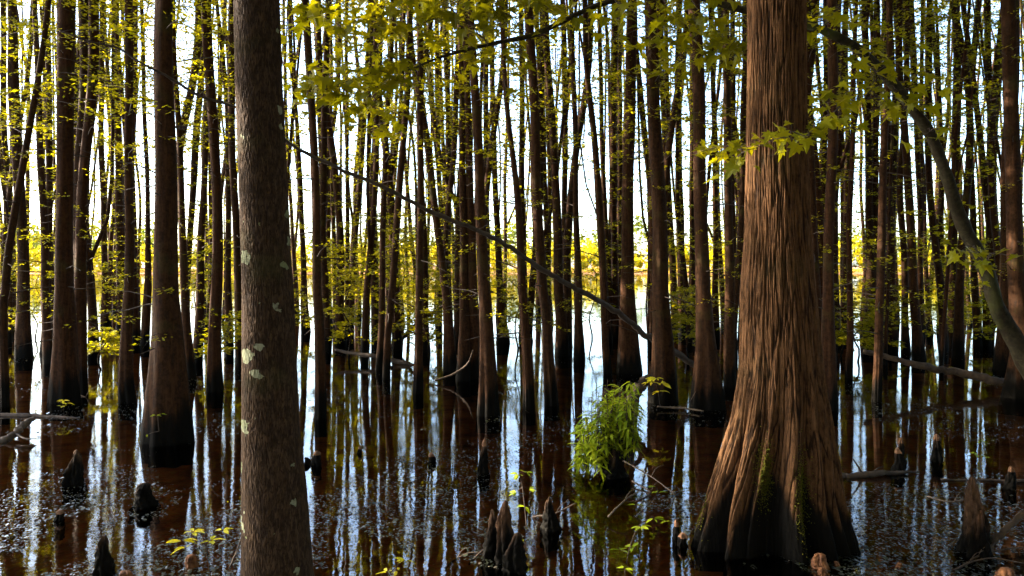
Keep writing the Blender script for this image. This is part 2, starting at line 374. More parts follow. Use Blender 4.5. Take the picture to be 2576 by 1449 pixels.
# ------------------------------------------------------------------ traced trees: (waterline row, [(x, y, width)...], label or None)
TR=[
(900,[(46,0,19),(50,180,24),(57,350,26),(63,600,24),(62,780,30),(63,900,48)],None),
(1025,[(125,0,13),(107,175,13),(83,300,15),(52,500,17),(30,650,18),(12,800,20),(8,1025,26)],'mossy trunk leaning right at the far left edge, crossing the trunk behind it'),
(915,[(82,0,12),(97,175,14),(107,350,15),(115,500,17),(117,720,20),(120,800,22),(124,915,32)],None),
(860,[(127,200,10),(128,450,12),(130,720,14),(132,860,22)],None),
(1012,[(155,0,42),(156,150,40),(162,350,37),(165,550,38),(165,720,42),(163,850,56),(160,960,76),(160,1012,92)],'broad dark cypress, leftmost and widest trunk of the close trio sharing one foot'),
(985,[(197,0,25),(197,200,25),(188,350,23),(186,500,20),(188,720,22),(188,880,30),(190,985,38)],'thin middle trunk of the close trio at the left'),
(990,[(232,0,24),(223,200,25),(211,350,24),(200,500,25),(195,720,28),(198,900,35),(200,990,44)],'rightmost trunk of the close trio at left, tilting away to the right as it rises'),
(830,[(253,0,9),(260,200,9),(277,300,10),(295,425,11),(312,575,11),(320,700,12),(330,830,16)],'slender dark pole leaning left behind the close trio of trunks'),
(835,[(258,50,12),(262,300,13),(266,500,14),(268,720,15),(265,835,25)],None),
(830,[(282,0,14),(287,200,18),(295,350,16),(304,550,20),(307,720,24),(305,830,30)],None),
(1012,[(336,0,18),(339,180,18),(335,350,18),(332,550,20),(330,720,24),(325,860,30),(320,960,38),(322,1012,46)],None),
(870,[(366,0,9),(370,300,10),(372,600,12),(372,720,18),(365,870,24)],None),
(1112,[(397,0,42),(398,150,46),(402,350,50),(407,550,54),(410,720,58),(417,824,72),(421,924,92),(424,1024,116),(424,1112,136)],'large reddish cypress with wide fluted foot, left of the lichen-spotted trunk'),
(950,[(442,0,12),(443,150,13),(450,350,14),(457,550,17),(463,720,20),(468,824,22),(478,950,32)],None),
(905,[(430,0,12),(432,300,12),(435,500,13),(438,720,15),(450,905,22)],None),
(985,[(527,0,25),(524,100,23),(532,225,24),(542,350,24),(545,550,24),(545,720,28),(542,824,30),(540,930,42),(540,985,50)],'smooth grey bent trunk with a dark bulging foot, just left of the lichen-spotted trunk'),
(870,[(507,150,14),(503,250,16),(495,350,18),(483,550,15),(473,720,13),(472,870,18)],None),
(910,[(512,200,14),(508,450,15),(500,600,18),(500,720,20),(497,910,26)],None),
(885,[(538,20,9),(553,120,11),(563,250,13),(568,500,14),(572,720,16),(575,885,24)],None),
(920,[(573,0,17),(573,150,18),(581,350,17),(590,550,18),(600,720,20),(605,920,26)],None),
(795,[(717,0,8),(720,250,8),(725,450,9),(733,560,9),(741,690,12),(745,795,18)],None),
(835,[(734,0,11),(741,200,10),(752,300,10),(759,450,12),(763,600,13),(765,720,15),(770,835,26)],None),
(1054,[(771,0,19),(779,150,19),(788,300,19),(794,500,20),(799,720,22),(804,800,24),(804,924,28),(804,1054,33)],'dark straight trunk with blackened foot, first right of the lichen-spotted trunk'),
(835,[(796,0,16),(804,200,16),(806,350,16),(811,550,13),(818,720,13),(822,835,26)],None),
(820,[(821,0,10),(824,250,12),(825,500,13),(824,720,14),(828,820,22)],None),
(825,[(833,100,8),(836,300,9),(840,550,11),(845,720,12),(845,825,20)],None),
(850,[(868,0,8),(869,300,9),(870,500,10),(873,600,11),(872,720,12),(873,850,18)],None),
(850,[(930,120,10),(924,225,10),(911,400,11),(899,550,12),(886,720,14),(880,850,18)],None),
(850,[(946,0,10),(944,200,11),(944,400,12),(944,600,14),(946,720,20),(948,850,30)],None),
(930,[(988,100,12),(984,200,12),(974,350,13),(966,500,14),(961,720,15),(958,850,17),(955,930,22)],None),
(955,[(1030,100,15),(1026,180,16),(1016,325,16),(1001,500,18),(986,720,18),(975,850,19),(970,955,24)],None),
(990,[(1054,0,15),(1059,200,16),(1058,400,16),(1058,600,18),(1058,720,19),(1054,850,19),(1050,990,28)],'straight dark pole whose black foot stands beside the end of the half-sunk log'),
(935,[(1030,0,14),(1038,150,15),(1058,250,16),(1075,350,18),(1093,500,18),(1112,650,18),(1122,724,20),(1130,824,26),(1133,935,42)],'dark trunk leaning strongly left, crossing the straight pole beside it'),
(830,[(1096,0,11),(1098,250,12),(1103,450,13),(1110,550,13),(1105,720,14),(1105,830,18)],None),
(850,[(1120,0,14),(1125,150,14),(1129,300,13),(1131,450,13),(1128,600,13),(1128,720,14),(1130,850,24)],None),
(900,[(1153,120,13),(1150,250,14),(1143,400,14),(1130,500,14),(1122,600,14),(1122,720,15),(1128,900,20)],None),
(958,[(1157,0,16),(1162,250,16),(1164,500,17),(1167,720,24),(1169,800,26),(1167,900,34),(1164,958,42)],'reddish trunk at the left of a tight row of three near the middle'),
(955,[(1175,120,14),(1178,300,17),(1184,500,20),(1188,720,27),(1193,850,26),(1190,955,34)],'middle trunk of the tight row of three near the middle'),
(1045,[(1183,0,16),(1187,100,19),(1195,250,22),(1205,450,24),(1214,650,28),(1219,724,31),(1224,874,37),(1228,974,50),(1229,1045,62)],'pale smooth trunk with swollen black foot, at the right of the tight row of three'),
(830,[(1222,50,13),(1223,250,14),(1222,450,14),(1226,720,18),(1228,830,22)],None),
(862,[(1236,50,12),(1240,250,13),(1243,400,14),(1252,600,16),(1259,724,18),(1262,800,24),(1266,862,36)],None),
(1030,[(1262,50,12),(1270,200,12),(1282,325,13),(1293,400,15),(1303,520,17),(1315,724,22),(1325,874,25),(1330,1000,30),(1330,1030,34)],None),
(850,[(1310,40,12),(1313,150,13),(1313,350,14),(1312,500,16),(1318,700,18),(1315,850,22)],None),
(1020,[(1331,0,22),(1335,100,24),(1345,250,24),(1350,450,24),(1363,724,26),(1375,800,26),(1380,900,29),(1388,1020,42)],None),
(895,[(1370,0,15),(1378,200,18),(1390,350,19),(1400,500,21),(1405,720,24),(1411,800,28),(1413,895,40)],None),
(850,[(1355,150,12),(1366,300,13),(1371,450,13),(1376,600,14),(1378,720,15),(1380,850,18)],None),
(855,[(1415,0,13),(1420,250,14),(1420,450,14),(1418,720,15),(1430,855,20)],None),
(905,[(1438,0,12),(1446,200,13),(1449,400,13),(1451,600,16),(1456,724,18),(1455,800,20),(1458,865,30),(1458,905,34)],None),
(940,[(1470,0,13),(1475,200,14),(1487,300,16),(1502,450,17),(1512,600,18),(1517,724,19),(1522,860,18),(1530,940,24)],'lean trunk tilting left whose lower half crosses behind the leaning dead pole'),
(850,[(1505,0,11),(1509,250,11),(1516,450,12),(1525,600,14),(1532,724,15),(1536,850,22)],None),
(850,[(1549,0,18),(1546,200,18),(1545,400,16),(1546,600,16),(1549,724,18),(1548,850,24)],None),
(830,[(1556,150,11),(1558,400,13),(1557,600,14),(1560,830,22)],None),
(938,[(1585,0,24),(1584,100,26),(1583,250,27),(1578,450,29),(1577,650,32),(1577,724,34),(1581,800,44),(1583,880,58),(1583,938,74)],'stout brown cypress with ribbed black foot rising directly behind the leafy green shrub'),
(860,[(1597,80,13),(1606,200,14),(1618,320,15),(1630,420,16),(1636,520,17),(1642,860,26)],'thin trunk leaning left, its lower half hidden behind the stout cypress by the shrub'),
(1015,[(1636,0,28),(1640,100,32),(1645,250,32),(1652,450,35),(1660,650,38),(1661,724,40),(1668,824,48),(1671,924,62),(1669,1015,78)],'stout cypress with warm brown foot between the shrub and the wide pale-footed cypress'),
(835,[(1655,100,13),(1668,200,14),(1676,320,15),(1684,480,16),(1695,724,18),(1702,835,26)],None),
(840,[(1705,0,11),(1708,150,12),(1711,350,13),(1715,550,16),(1715,724,17),(1718,840,26)],None),
(1028,[(1754,0,30),(1758,100,33),(1763,250,31),(1765,450,32),(1768,650,34),(1768,724,37),(1773,824,45),(1779,900,62),(1780,960,82),(1780,1028,104)],'cypress with a wide sunlit flaring foot, left of the great buttressed cypress'),
(830,[(1745,0,11),(1746,300,14),(1743,600,14),(1742,830,22)],None),
(850,[(1790,0,11),(1795,300,12),(1798,500,13),(1798,720,15),(1800,850,24)],None),
(975,[(1825,0,14),(1826,200,17),(1828,400,20),(1831,600,20),(1832,724,24),(1833,830,28),(1838,975,36)],None),
(900,[(1850,0,12),(1848,250,14),(1842,450,15),(1842,600,16),(1845,900,22)],None),
(860,[(1867,0,13),(1870,400,14),(1868,700,16),(1866,860,24)],None),
(950,[(2034,0,16),(2037,250,18),(2044,400,21),(2052,550,20),(2056,724,19),(2060,850,22),(2062,950,28)],'pale sunlit slim trunk just right of the great buttressed cypress'),
(880,[(2067,0,12),(2067,300,13),(2066,500,13),(2067,720,15),(2068,880,22)],None),
(1030,[(2088,0,24),(2089,200,24),(2085,400,23),(2081,724,25),(2078,824,34),(2082,924,38),(2086,1030,48)],'straight mid-brown trunk with blackened foot, tucked against the great cypress flare'),
(840,[(2100,50,11),(2104,250,12),(2117,400,14),(2123,550,15),(2123,720,16),(2125,840,22)],None),
(850,[(2136,0,9),(2133,300,12),(2131,450,13),(2128,550,13),(2124,700,13),(2118,850,20)],None),
(950,[(2157,0,9),(2152,250,11),(2146,450,13),(2144,550,14),(2142,720,14),(2140,850,18),(2135,950,22)],None),
(880,[(2189,0,15),(2191,300,16),(2191,550,19),(2190,724,25),(2188,824,32),(2186,880,42)],None),
(880,[(2212,0,14),(2219,120,17),(2214,300,14),(2208,500,13),(2207,720,16),(2210,880,24)],None),
(1010,[(2250,0,15),(2245,200,15),(2234,350,17),(2224,500,19),(2215,724,20),(2212,800,20),(2207,924,22),(2204,1010,26)],'almost black trunk leaning right, standing in front of the fallen log'),
(905,[(2277,0,15),(2279,200,16),(2286,350,18),(2296,550,20),(2302,724,22),(2308,824,24),(2311,905,38)],'even brown trunk rising behind the middle of the fallen log'),
(860,[(2292,0,13),(2293,150,14),(2300,300,12),(2306,500,12),(2312,720,12),(2315,860,18)],None),
(890,[(2273,200,12),(2268,320,13),(2258,420,15),(2256,500,15),(2266,620,15),(2272,724,16),(2275,800,17),(2280,890,26)],'sinuous pale trunk behind the left end of the fallen log'),
(880,[(2244,330,12),(2247,450,14),(2247,600,18),(2245,724,22),(2243,880,28)],None),
(850,[(2310,100,9),(2314,350,10),(2317,500,11),(2319,720,12),(2320,850,16)],None),
(850,[(2325,0,9),(2338,100,10),(2348,220,11),(2356,350,11),(2362,500,12),(2368,720,14),(2372,850,18)],None),
(870,[(2397,0,17),(2408,150,18),(2412,280,19),(2408,400,19),(2404,550,18),(2400,724,20),(2398,870,28)],None),
(870,[(2430,0,12),(2442,150,13),(2455,280,14),(2467,400,15),(2482,520,16),(2492,650,17),(2490,870,24)],None),
(870,[(2468,0,12),(2460,150,13),(2452,300,14),(2453,450,14),(2457,650,15),(2460,870,22)],None),
(870,[(2497,0,15),(2495,250,16),(2492,400,17),(2490,600,18),(2480,724,18),(2482,870,26)],None),
(930,[(2527,0,27),(2527,200,28),(2527,450,32),(2528,650,34),(2530,724,35),(2528,830,40),(2525,930,56)],'thick straight trunk next to the right-edge cypress, behind the arching maple stem'),
(1000,[(2558,0,32),(2562,250,34),(2565,500,36),(2568,724,38),(2570,824,46),(2572,900,62),(2572,1000,100)],'pale flaring cypress cut by the right edge of the view'),
]
# landmarks used for counting
LM=[(0,'the left edge of the view'),(424,'the large reddish fluted cypress'),(680,'the lichen-spotted foreground trunk'),(1228,'the tight row of three'),(1583,'the shrub'),(1780,'the wide sunlit-footed cypress'),(1960,'the great buttressed cypress'),(2310,'the fallen log middle')]
ORD=['first','second','third','fourth','fifth','sixth','seventh','eighth','ninth','tenth','eleventh','twelfth','thirteenth','fourteenth','fifteenth','sixteenth','seventeenth','eighteenth','nineteenth','twentieth','twenty-first','twenty-second','twenty-third','twenty-fourth','twenty-fifth','twenty-sixth','twenty-seventh','twenty-eighth','twenty-ninth','thirtieth','thirty-first','thirty-second','thirty-third','thirty-fourth','thirty-fifth']
TR.sort(key=lambda t:np.interp(690,[p[1] for p in t[1]],[p[0] for p in t[1]]))
cnt={}
for i,(by,pl,lab) in enumerate(TR):
    xh=float(np.interp(690,[p[1] for p in pl],[p[0] for p in pl])); w=float(np.interp(690,[p[1] for p in pl],[p[2] for p in pl]))
    lm=[l for l in LM if l[0]<=xh+2][-1][1]; cnt[lm]=cnt.get(lm,0)+1
    if lab is None:
        dx=pl[0][0]-xh
        lean='leaning left' if dx<-22 else 'leaning right' if dx>22 else 'standing upright'
        th='very slim' if w<14 else 'slim' if w<18 else 'medium'
        lab='%s cypress %s, %s mid-distance trunk rightward from %s'%(th,lean,ORD[cnt[lm]-1],lm)
    if pl[0][1]>0:   # carry the line on to the top of the frame
        (x0,y0,w0),(x1,y1,w1)=pl[0],pl[1]; s=(x0-x1)/(y0-y1)
        pl=[(x0-s*min(y0,120),-1+max(0,y0-120)*0,w0*.95)]+pl
    D=depth(by)
    tree(pl,by,lab,100+i,foliage=.75 if D<9 else .95,sides=26 if D<9.5 else 16,flute=.30 if D<9.5 else .2 if D<11.5 else .12)

# ------------------------------------------------------------------ far filler trees, copies of eight models
models=[]
for k in range(8):
    rng=np.random.default_rng(900+k); mb=MB(); h=rng.uniform(13,16); r0=rng.uniform(.025,.068)
    pts=[(0,-.35),(0,0),(0,.6)]+[(rng.normal(0,.05)+rng.normal(0,.012)*z*(1 if k%3 else 2.5),z) for z in (2,4,6,8.5,11)]
    rad=[r0*2.1,r0*1.9,r0*1.25]+[r0*f for f in (1,.92,.85,.75,.6)]
    ax=trunk_mesh(mb,pts,rad,h,rng,sides=10,dz=.3,ywob=.15)
    if k in (1,4,6):
        z0=rng.uniform(1.5,4); b0=np.r_[ax(np.array([z0]))[0],z0]; sg=rng.choice([-1,1]); zz_=np.linspace(0,h*.75-z0,10)
        mb.tube(np.array([b0+np.array([sg*(.28*min(z_,1.2)+.05*z_),.05*z_,z_]) for z_ in zz_]),np.linspace(r0*.6,r0*.3,10),8)
    tm=mb.build('trunk',M['bark']); C.objects.unlink(tm)
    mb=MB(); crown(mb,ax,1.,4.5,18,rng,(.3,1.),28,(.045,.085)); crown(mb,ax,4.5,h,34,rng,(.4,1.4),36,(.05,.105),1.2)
    cm=mb.build('crown',[M['needle_painted_lit'],M['twig']]); C.objects.unlink(cm)
    models.append((tm.data,cm.data)); bpy.data.objects.remove(tm); bpy.data.objects.remove(cm)
occ=[( (np.interp(690,[p[1] for p in pl],[p[0] for p in pl])-CX)/F*depth(by),depth(by)) for by,pl,_ in TR]
placed=[];tries=0
SEG=[(-400,424,'beyond the trunks at the far left of the view'),(424,680,'between the large fluted cypress and the lichen-spotted trunk'),(680,1228,'between the lichen-spotted trunk and the tight row of three'),(1228,1780,'behind the leafy shrub and its neighbours'),(1780,2100,'behind the great buttressed cypress'),(2100,3000,'beyond the fallen log at the right')]
while len(placed)<205 and tries<6000:
    tries+=1
    Y=rnd.uniform(11.5,29); X=rnd.uniform(-.74,.74)*Y
    px=CX+X/Y*F
    if any(a<px<b_ for a,b_ in ((78,112),(206,232),(745,757),(1425,1500),(455,500))) and rnd.random()<.8: continue
    if any((X-a)**2+(Y-b)**2<.5 for a,b in occ+placed): continue
    placed.append((X,Y))
    seg=[s for s in SEG if s[0]<=px<s[1]][0][2]
    tm,cm=models[rnd.randrange(8)]
    r=empty('far_cypress_tree',(X,Y,0),'thin distant cypress '+seg,'tree','thin distant cypresses '+seg)
    r.rotation_euler=(rnd.gauss(0,.02),rnd.gauss(0,.032),rnd.uniform(0,6.28)); s=rnd.uniform(.8,1.25); r.scale=(s,s,rnd.uniform(.9,1.1))
    for nm,me in (('trunk',tm),('crown',cm)):
        o=bpy.data.objects.new(nm,me); C.objects.link(o); o.parent=r

# ------------------------------------------------------------------ unseen trees added beside and behind the viewpoint for shade
dense=[]
for k in range(3):
    rng=np.random.default_rng(950+k); mb=MB(); ax=trunk_mesh(mb,[(0,-.35),(0,0),(0,.7),(.1,4),(.05,9)],[.3,.28,.16,.13,.1],15,rng,sides=12,dz=.3)
    tm=mb.build('trunk',M['bark']); C.objects.unlink(tm); mb=MB(); crown(mb,ax,4.5,15,80,rng,(.8,3.),34,(.22,.5)); cm=mb.build('crown',[M['needle'],M['twig']]); C.objects.unlink(cm); dense.append((tm.data,cm.data))
    bpy.data.objects.remove(tm); bpy.data.objects.remove(cm)
ring=[]
for _ in range(4000):
    if len(ring)>=95: break
    X=rnd.uniform(-24,24); Y=rnd.uniform(-16,22)
    if Y>-2 and abs(X)<.80*max(Y,0)+1.3: continue
    if X<-3 and Y>-1.5 and rnd.random()<.93: continue
    if Y>3 and abs(X)<.8*Y+3.2: continue
    if math.hypot(X,Y)<3.2 or any((X-a)**2+(Y-b)**2<3.6 for a,b in ring): continue
    ring.append((X,Y)); tm,cm=dense[len(ring)%3]
    r=empty('cypress_tree',(X,Y,0),'unseen cypress added beyond the edges of the view for shade','tree','unseen cypresses added for shade'); r.rotation_euler=(0,0,rnd.uniform(0,6.28))
    for nm,me in (('trunk',tm),('crown',cm)):
        o=bpy.data.objects.new(nm,me); C.objects.link(o); o.parent=r

def thicket():  # unseen leaf mass added behind the camera to cut ambient light
    rng=np.random.default_rng(31); n=42000
    a=rng.uniform(math.radians(-178),math.radians(-2),n); r=rng.uniform(5.5,12,n); x=r*np.cos(a)*1.5; y=r*np.sin(a)*.9-1.5; z=rng.uniform(-.1,12,n)
    d=rotmix(rng,n); s_=rotmix(rng,n); s_-=d*(s_*d).sum(1)[:,None]; s_/=np.linalg.norm(s_,axis=1)[:,None]; l=rng.uniform(.1,.26,n)[:,None]; c=np.c_[x,y,z]
    keep=~((z>3.5)&(x<-3)&(y>-5)&(rng.random(n)<.6)); c=c[keep];d=d[keep];s_=s_[keep];l=l[keep]
    mb=MB(); mb.add(np.stack([c-d*l,c+s_*l*.5,c+d*l,c-s_*l*.5],1).reshape(-1,3),(np.arange(len(c))*4)[:,None]+np.arange(4))
    tag(mb.build('shade_thicket',M['thicket'],smooth=False),'unseen leafy thicket added behind the viewpoint to block light','thicket',kind='stuff')
thicket()
for X,Y in ((-15.5,10.6),(-19,12.2),(-17.5,9.),(-21,10.2)):  # unseen trees placed to keep the sun off the great cypress
    tm,cm=dense[len(ring)%3]; r=empty('cypress_tree',(X,Y,0),'unseen cypress added beyond the edges of the view for shade','tree','unseen cypresses added for shade'); r.scale=(1.1,1.1,1.05)
    ring.append((X,Y))
    for nm,me in (('trunk',tm),('crown',cm)):
        o=bpy.data.objects.new(nm,me); C.objects.link(o); o.parent=r

# ------------------------------------------------------------------ the two foreground trees (sculpted bark)
def sculpt(name,label,prof,Y,bx,mat,ridges,nth,zstep,kxy,kz,amp,seed,top,butt,vis,front=True):
    """prof: (x,y,w) photograph profile"""
    X0=(bx-CX)/F*Y
    p=sorted([(H-(y-HY)/F*Y,(x-CX)/F*Y-X0,w/2/F*Y) for x,y,w in prof]); pz=np.array([a[0] for a in p]); px=np.array([a[1] for a in p]); pr=np.array([a[2] for a in p])
    zz=np.r_[np.arange(-.3,vis,zstep),np.linspace(vis,top,14)]
    sl=(px[-1]-px[-2])/(pz[-1]-pz[-2])
    xx=np.interp(zz,pz,px)+np.where(zz>pz[-1],(zz-pz[-1])*sl*.5,0); rr=np.interp(zz,pz,pr)*np.where(zz>pz[-1],np.clip(1-(zz-pz[-1])*.05,.2,1),1)
    k=np.ones(15)/15
    n=len(zz)-14
    for a in (xx,rr): a[7:n-7]=np.convolve(a[:n],k,'valid')
    th=np.linspace(0,2*PI,nth,endpoint=False)
    depthf=np.interp(zz,butt[0],butt[1])                        # strength of the buttress grooves
    R0=float(np.interp(1.8,zz,rr))*.6+.06; RG=np.zeros((len(zz),nth)); V=np.zeros((len(zz),nth,3)); G=np.zeros((len(zz),nth))
    for i,z in enumerate(zz):
        rg=np.zeros(nth)
        for (a,w,zt) in ridges:
            aa=math.radians(a)+.10*math.sin(z*2.1+a)*max(0,1-z)
            d=(th-aa+PI)%(2*PI)-PI
            rg=np.maximum(rg,np.exp(-(d/math.radians(w))**2)*zt)
        f=1-depthf[i]*(1-rg); RG[i]=rg
        hi = z<vis; ky=1-.48*depthf[i]/max(.01,max(butt[1])) if max(butt[1])>0 else 1
        for j in range(nth):
            c,s=math.cos(th[j]),math.sin(th[j]); R=rr[i]*f[j]
            Rn=R0
            if hi:
                wv=Vector((c*Rn*kxy+seed,s*Rn*kxy,z*kz))
                w2=mnoise.noise(Vector((c*Rn*6,s*Rn*6,z*3+seed)))*.5
                wv.x+=w2; wv.y+=w2
                n1=1-2*abs(mnoise.noise(wv)); n2=1-2*abs(mnoise.noise(wv*2.3+Vector((5,3,1))))
                g=.5+.5*(.65*n1+.35*n2)-.0
                g=1-g if False else g
                big=mnoise.noise(Vector((c*Rn*9,s*Rn*9,z*1.2+seed)))
                R+=amp*(-(max(0,n1-.35))*1.6-.4*max(0,n2-.4)+.18*big)
                cr=max(0,n1-.68)*2.2+1.0*max(0,n2-.62)
                G[i,j]=1-min(1,cr*1.5)
            else: G[i,j]=1
            V[i,j]=(xx[i]+R*c,R*s*ky,z)
    root=empty(name,(X0,Y,0),label,'tree')
    mb=MB(); mb.add(V.reshape(-1,3),grid_quads(len(zz),nth),att=G)
    tk=mb.build('trunk',mat,root,attname='groove')
    va=np.repeat(np.clip(depthf,0,1)[:,None],nth,1)*(1-RG); at=tk.data.attributes.new('valley','FLOAT','POINT'); at.data.foreach_set('value',va.astype(np.float32).ravel())
    return root,V,zz,th,X0,Y
big,V,zz,th,bX,bY=sculpt('cypress_tree','great buttressed cypress with red-brown shredding bark and wide ridged foot',
 [(1953,-60,140),(1953,0,141),(1954,200,143),(1954,400,150),(1956,600,164),(1956,724,182),(1961,870,198),(1963,950,212),(1963,1050,250),(1957,1149,300),(1948,1250,352),(1949,1315,390),(1951,1385,440),(1951,1430,460)],
 4.22,1951,M['bark_big'],[(178,13,1),(198,12,1),(222,13,1),(243,6,.72),(272,11,1),(297,9,1.0),(317,8,.97),(338,9,1),(3,11,1),(40,14,1),(80,12,.95),(120,14,1),(152,11,.9)],
 760,.0085,84,3.,.010,3.,14,([-.3,0,.3,.7,1.0,1.4],[.50,.48,.37,.20,.08,0]),3.15)
lic,V2,zz2,th2,lX,lY=sculpt('lichen_spotted_tree','tall grey-brown foreground trunk spotted with pale green lichen',
 [(643,-60,110),(646,0,111),(651,200,114),(662,450,118),(670,650,121),(674,724,125),(678,924,133),(681,1074,140),(690,1224,157),(698,1449,176),(702,1530,196)],
 3.6,698,M['bark_lichen'],[(0,360,1)],
 520,.0065,115,24,.0024,9.,13,([-.3,2],[0,0]),2.95)
# dry moss clinging in the grooves of the big cypress
def moss(cx,cy,w,h,n,seed):
    rng=np.random.default_rng(seed); mb=MB()
    zc=H-(cy-HY)/F*bY; 
    for _ in range(n):
        z=zc+rng.normal(0,.35)*h/F*bY; x=(cx-CX)/F*bY-bX+rng.normal(0,.3)*w/F*bY
        i=int(np.argmin(abs(zz-z))); row=V[i]; fr=row[:,1]<0
        j=np.argmin(np.where(fr,abs(row[:,0]-x),9)); p=row[j]
        l=rng.uniform(.005,.012); d=np.array([rng.normal(0,.6),-1,rng.normal(-.2,.6)]); d/=np.linalg.norm(d); s=np.cross(d,rng.normal(size=3)); s/=np.linalg.norm(s)
        mb.add([p,p+d*l*.6+s*l*.3,p+d*l,p+d*l*.6-s*l*.3],[(0,1,2,3)])
    return tag(mb.build('moss',M['mossl'],big),kind='stuff')
moss(1897,1175,34,110,1500,1); moss(1982,1220,34,150,1500,2); moss(1752,1290,40,60,500,3)
# crowns of the two foreground trees, above the frame
for r_,X_,vz,sd in ((big,0,zz,1),(lic,0,zz2,2)):  # wide shading heads
    rng=np.random.default_rng(sd+70); mb=MB()
    crown(mb,lambda q:np.c_[q*0,q*0],6,14,110,rng,(1.,3.4),34,(.2,.42)); mb.build('crown',[M['needle'],M['twig']],r_)

# ------------------------------------------------------------------ arching maple with its limbs and leaves
LEAFP=np.array([(0,0),(.10,.10),(.42,-.06),(.36,.14),(.62,.30),(.40,.36),(.46,.62),(.22,.52),(.18,.72),(0,1.08),(-.18,.72),(-.22,.52),(-.46,.62),(-.40,.36),(-.62,.30),(-.36,.14),(-.42,-.06),(-.10,.10)])
def maple_leaf(mb,p,size,rng,yaw=None):
    """palmate five lobed leaf with a fold along the midrib"""
    d=np.array([rng.normal(0,.8),rng.normal(-.3,.6),rng.uniform(-.75,.15)]); d/=np.linalg.norm(d)
    up=np.array([rng.normal(0,.35),rng.normal(-.25,.35),1.]); s=np.cross(d,up); s/=np.linalg.norm(s); nn=np.cross(s,d)
    q=LEAFP; fold=.22; curl=.25
    v=p+size*(q[:,:1]*s+q[:,1:]*d+(abs(q[:,:1])*fold-curl*q[:,1:]**2)*nn*1.)
    c=p+size*(.33*d)
    n=len(q); v=np.vstack([v,c]); i=np.arange(n)
    mb.add(v,None,np.stack([i,(i+1)%n,np.full(n,n)],1))
def twig_path(pts, n=14): return smooth_path([P(x,y,Y) for x,y,Y in pts],n)
mroot=empty('arching_maple_tree',P(2740,1170,6.0)*np.array([1,1,0]),'mossy maple stem arching from the right edge over the top behind the great cypress','tree')
mo=np.array(mroot.location)
def mpart(name,pts,rad,n=40,sides=12,parent=None,mat='bark_maple',seed=0):
    p=smooth_path([P(x,y,Y) for x,y,Y in pts],n)-mo; r=np.interp(np.linspace(0,1,n),np.linspace(0,1,len(rad)),rad)
    ph=seed*1.7
    mb=MB(); mb.tube(p,r,sides,wob=lambda t,i:1+.08*np.sin(3*t+i*.7+ph)+.06*np.sin(2*t-i*.33)+.05*np.sin(i*1.9+ph))
    return mb.build(name,M[mat],parent or mroot)
mpart('trunk',[(2760,1195,6.0),(2700,1100,6),(2640,1010,6),(2590,930,6),(2562,875,6),(2535,824,6),(2510,775,5.95),(2487,700,5.9),(2462,640,5.9),(2427,575,5.85),(2402,515,5.8),(2385,450,5.75),(2362,390,5.7),(2332,325,5.65),(2302,280,5.6),(2257,225,5.55),(2210,170,5.5),(2160,125,5.45),(2060,72,5.4),(1950,40,5.4),(1850,20,5.4),(1740,-12,5.4),(1640,-35,5.4)],
   [.10,.085,.075,.068,.062,.056,.05,.046,.043,.04,.036,.033,.03,.026,.021,.016],90,14)
mpart('limb',[(1640,-35,5.4),(1545,0,5.4),(1480,22,5.38),(1400,62,5.35),(1330,92,5.3),(1288,100,5.3),(1230,112,5.3),(1150,132,5.25),(1085,152,5.2),(1040,172,5.2),(1000,182,5.2),(950,180,5.15),(900,196,5.1),(850,212,5.1)],[.022,.020,.018,.015,.009,.005,.003],60,10)
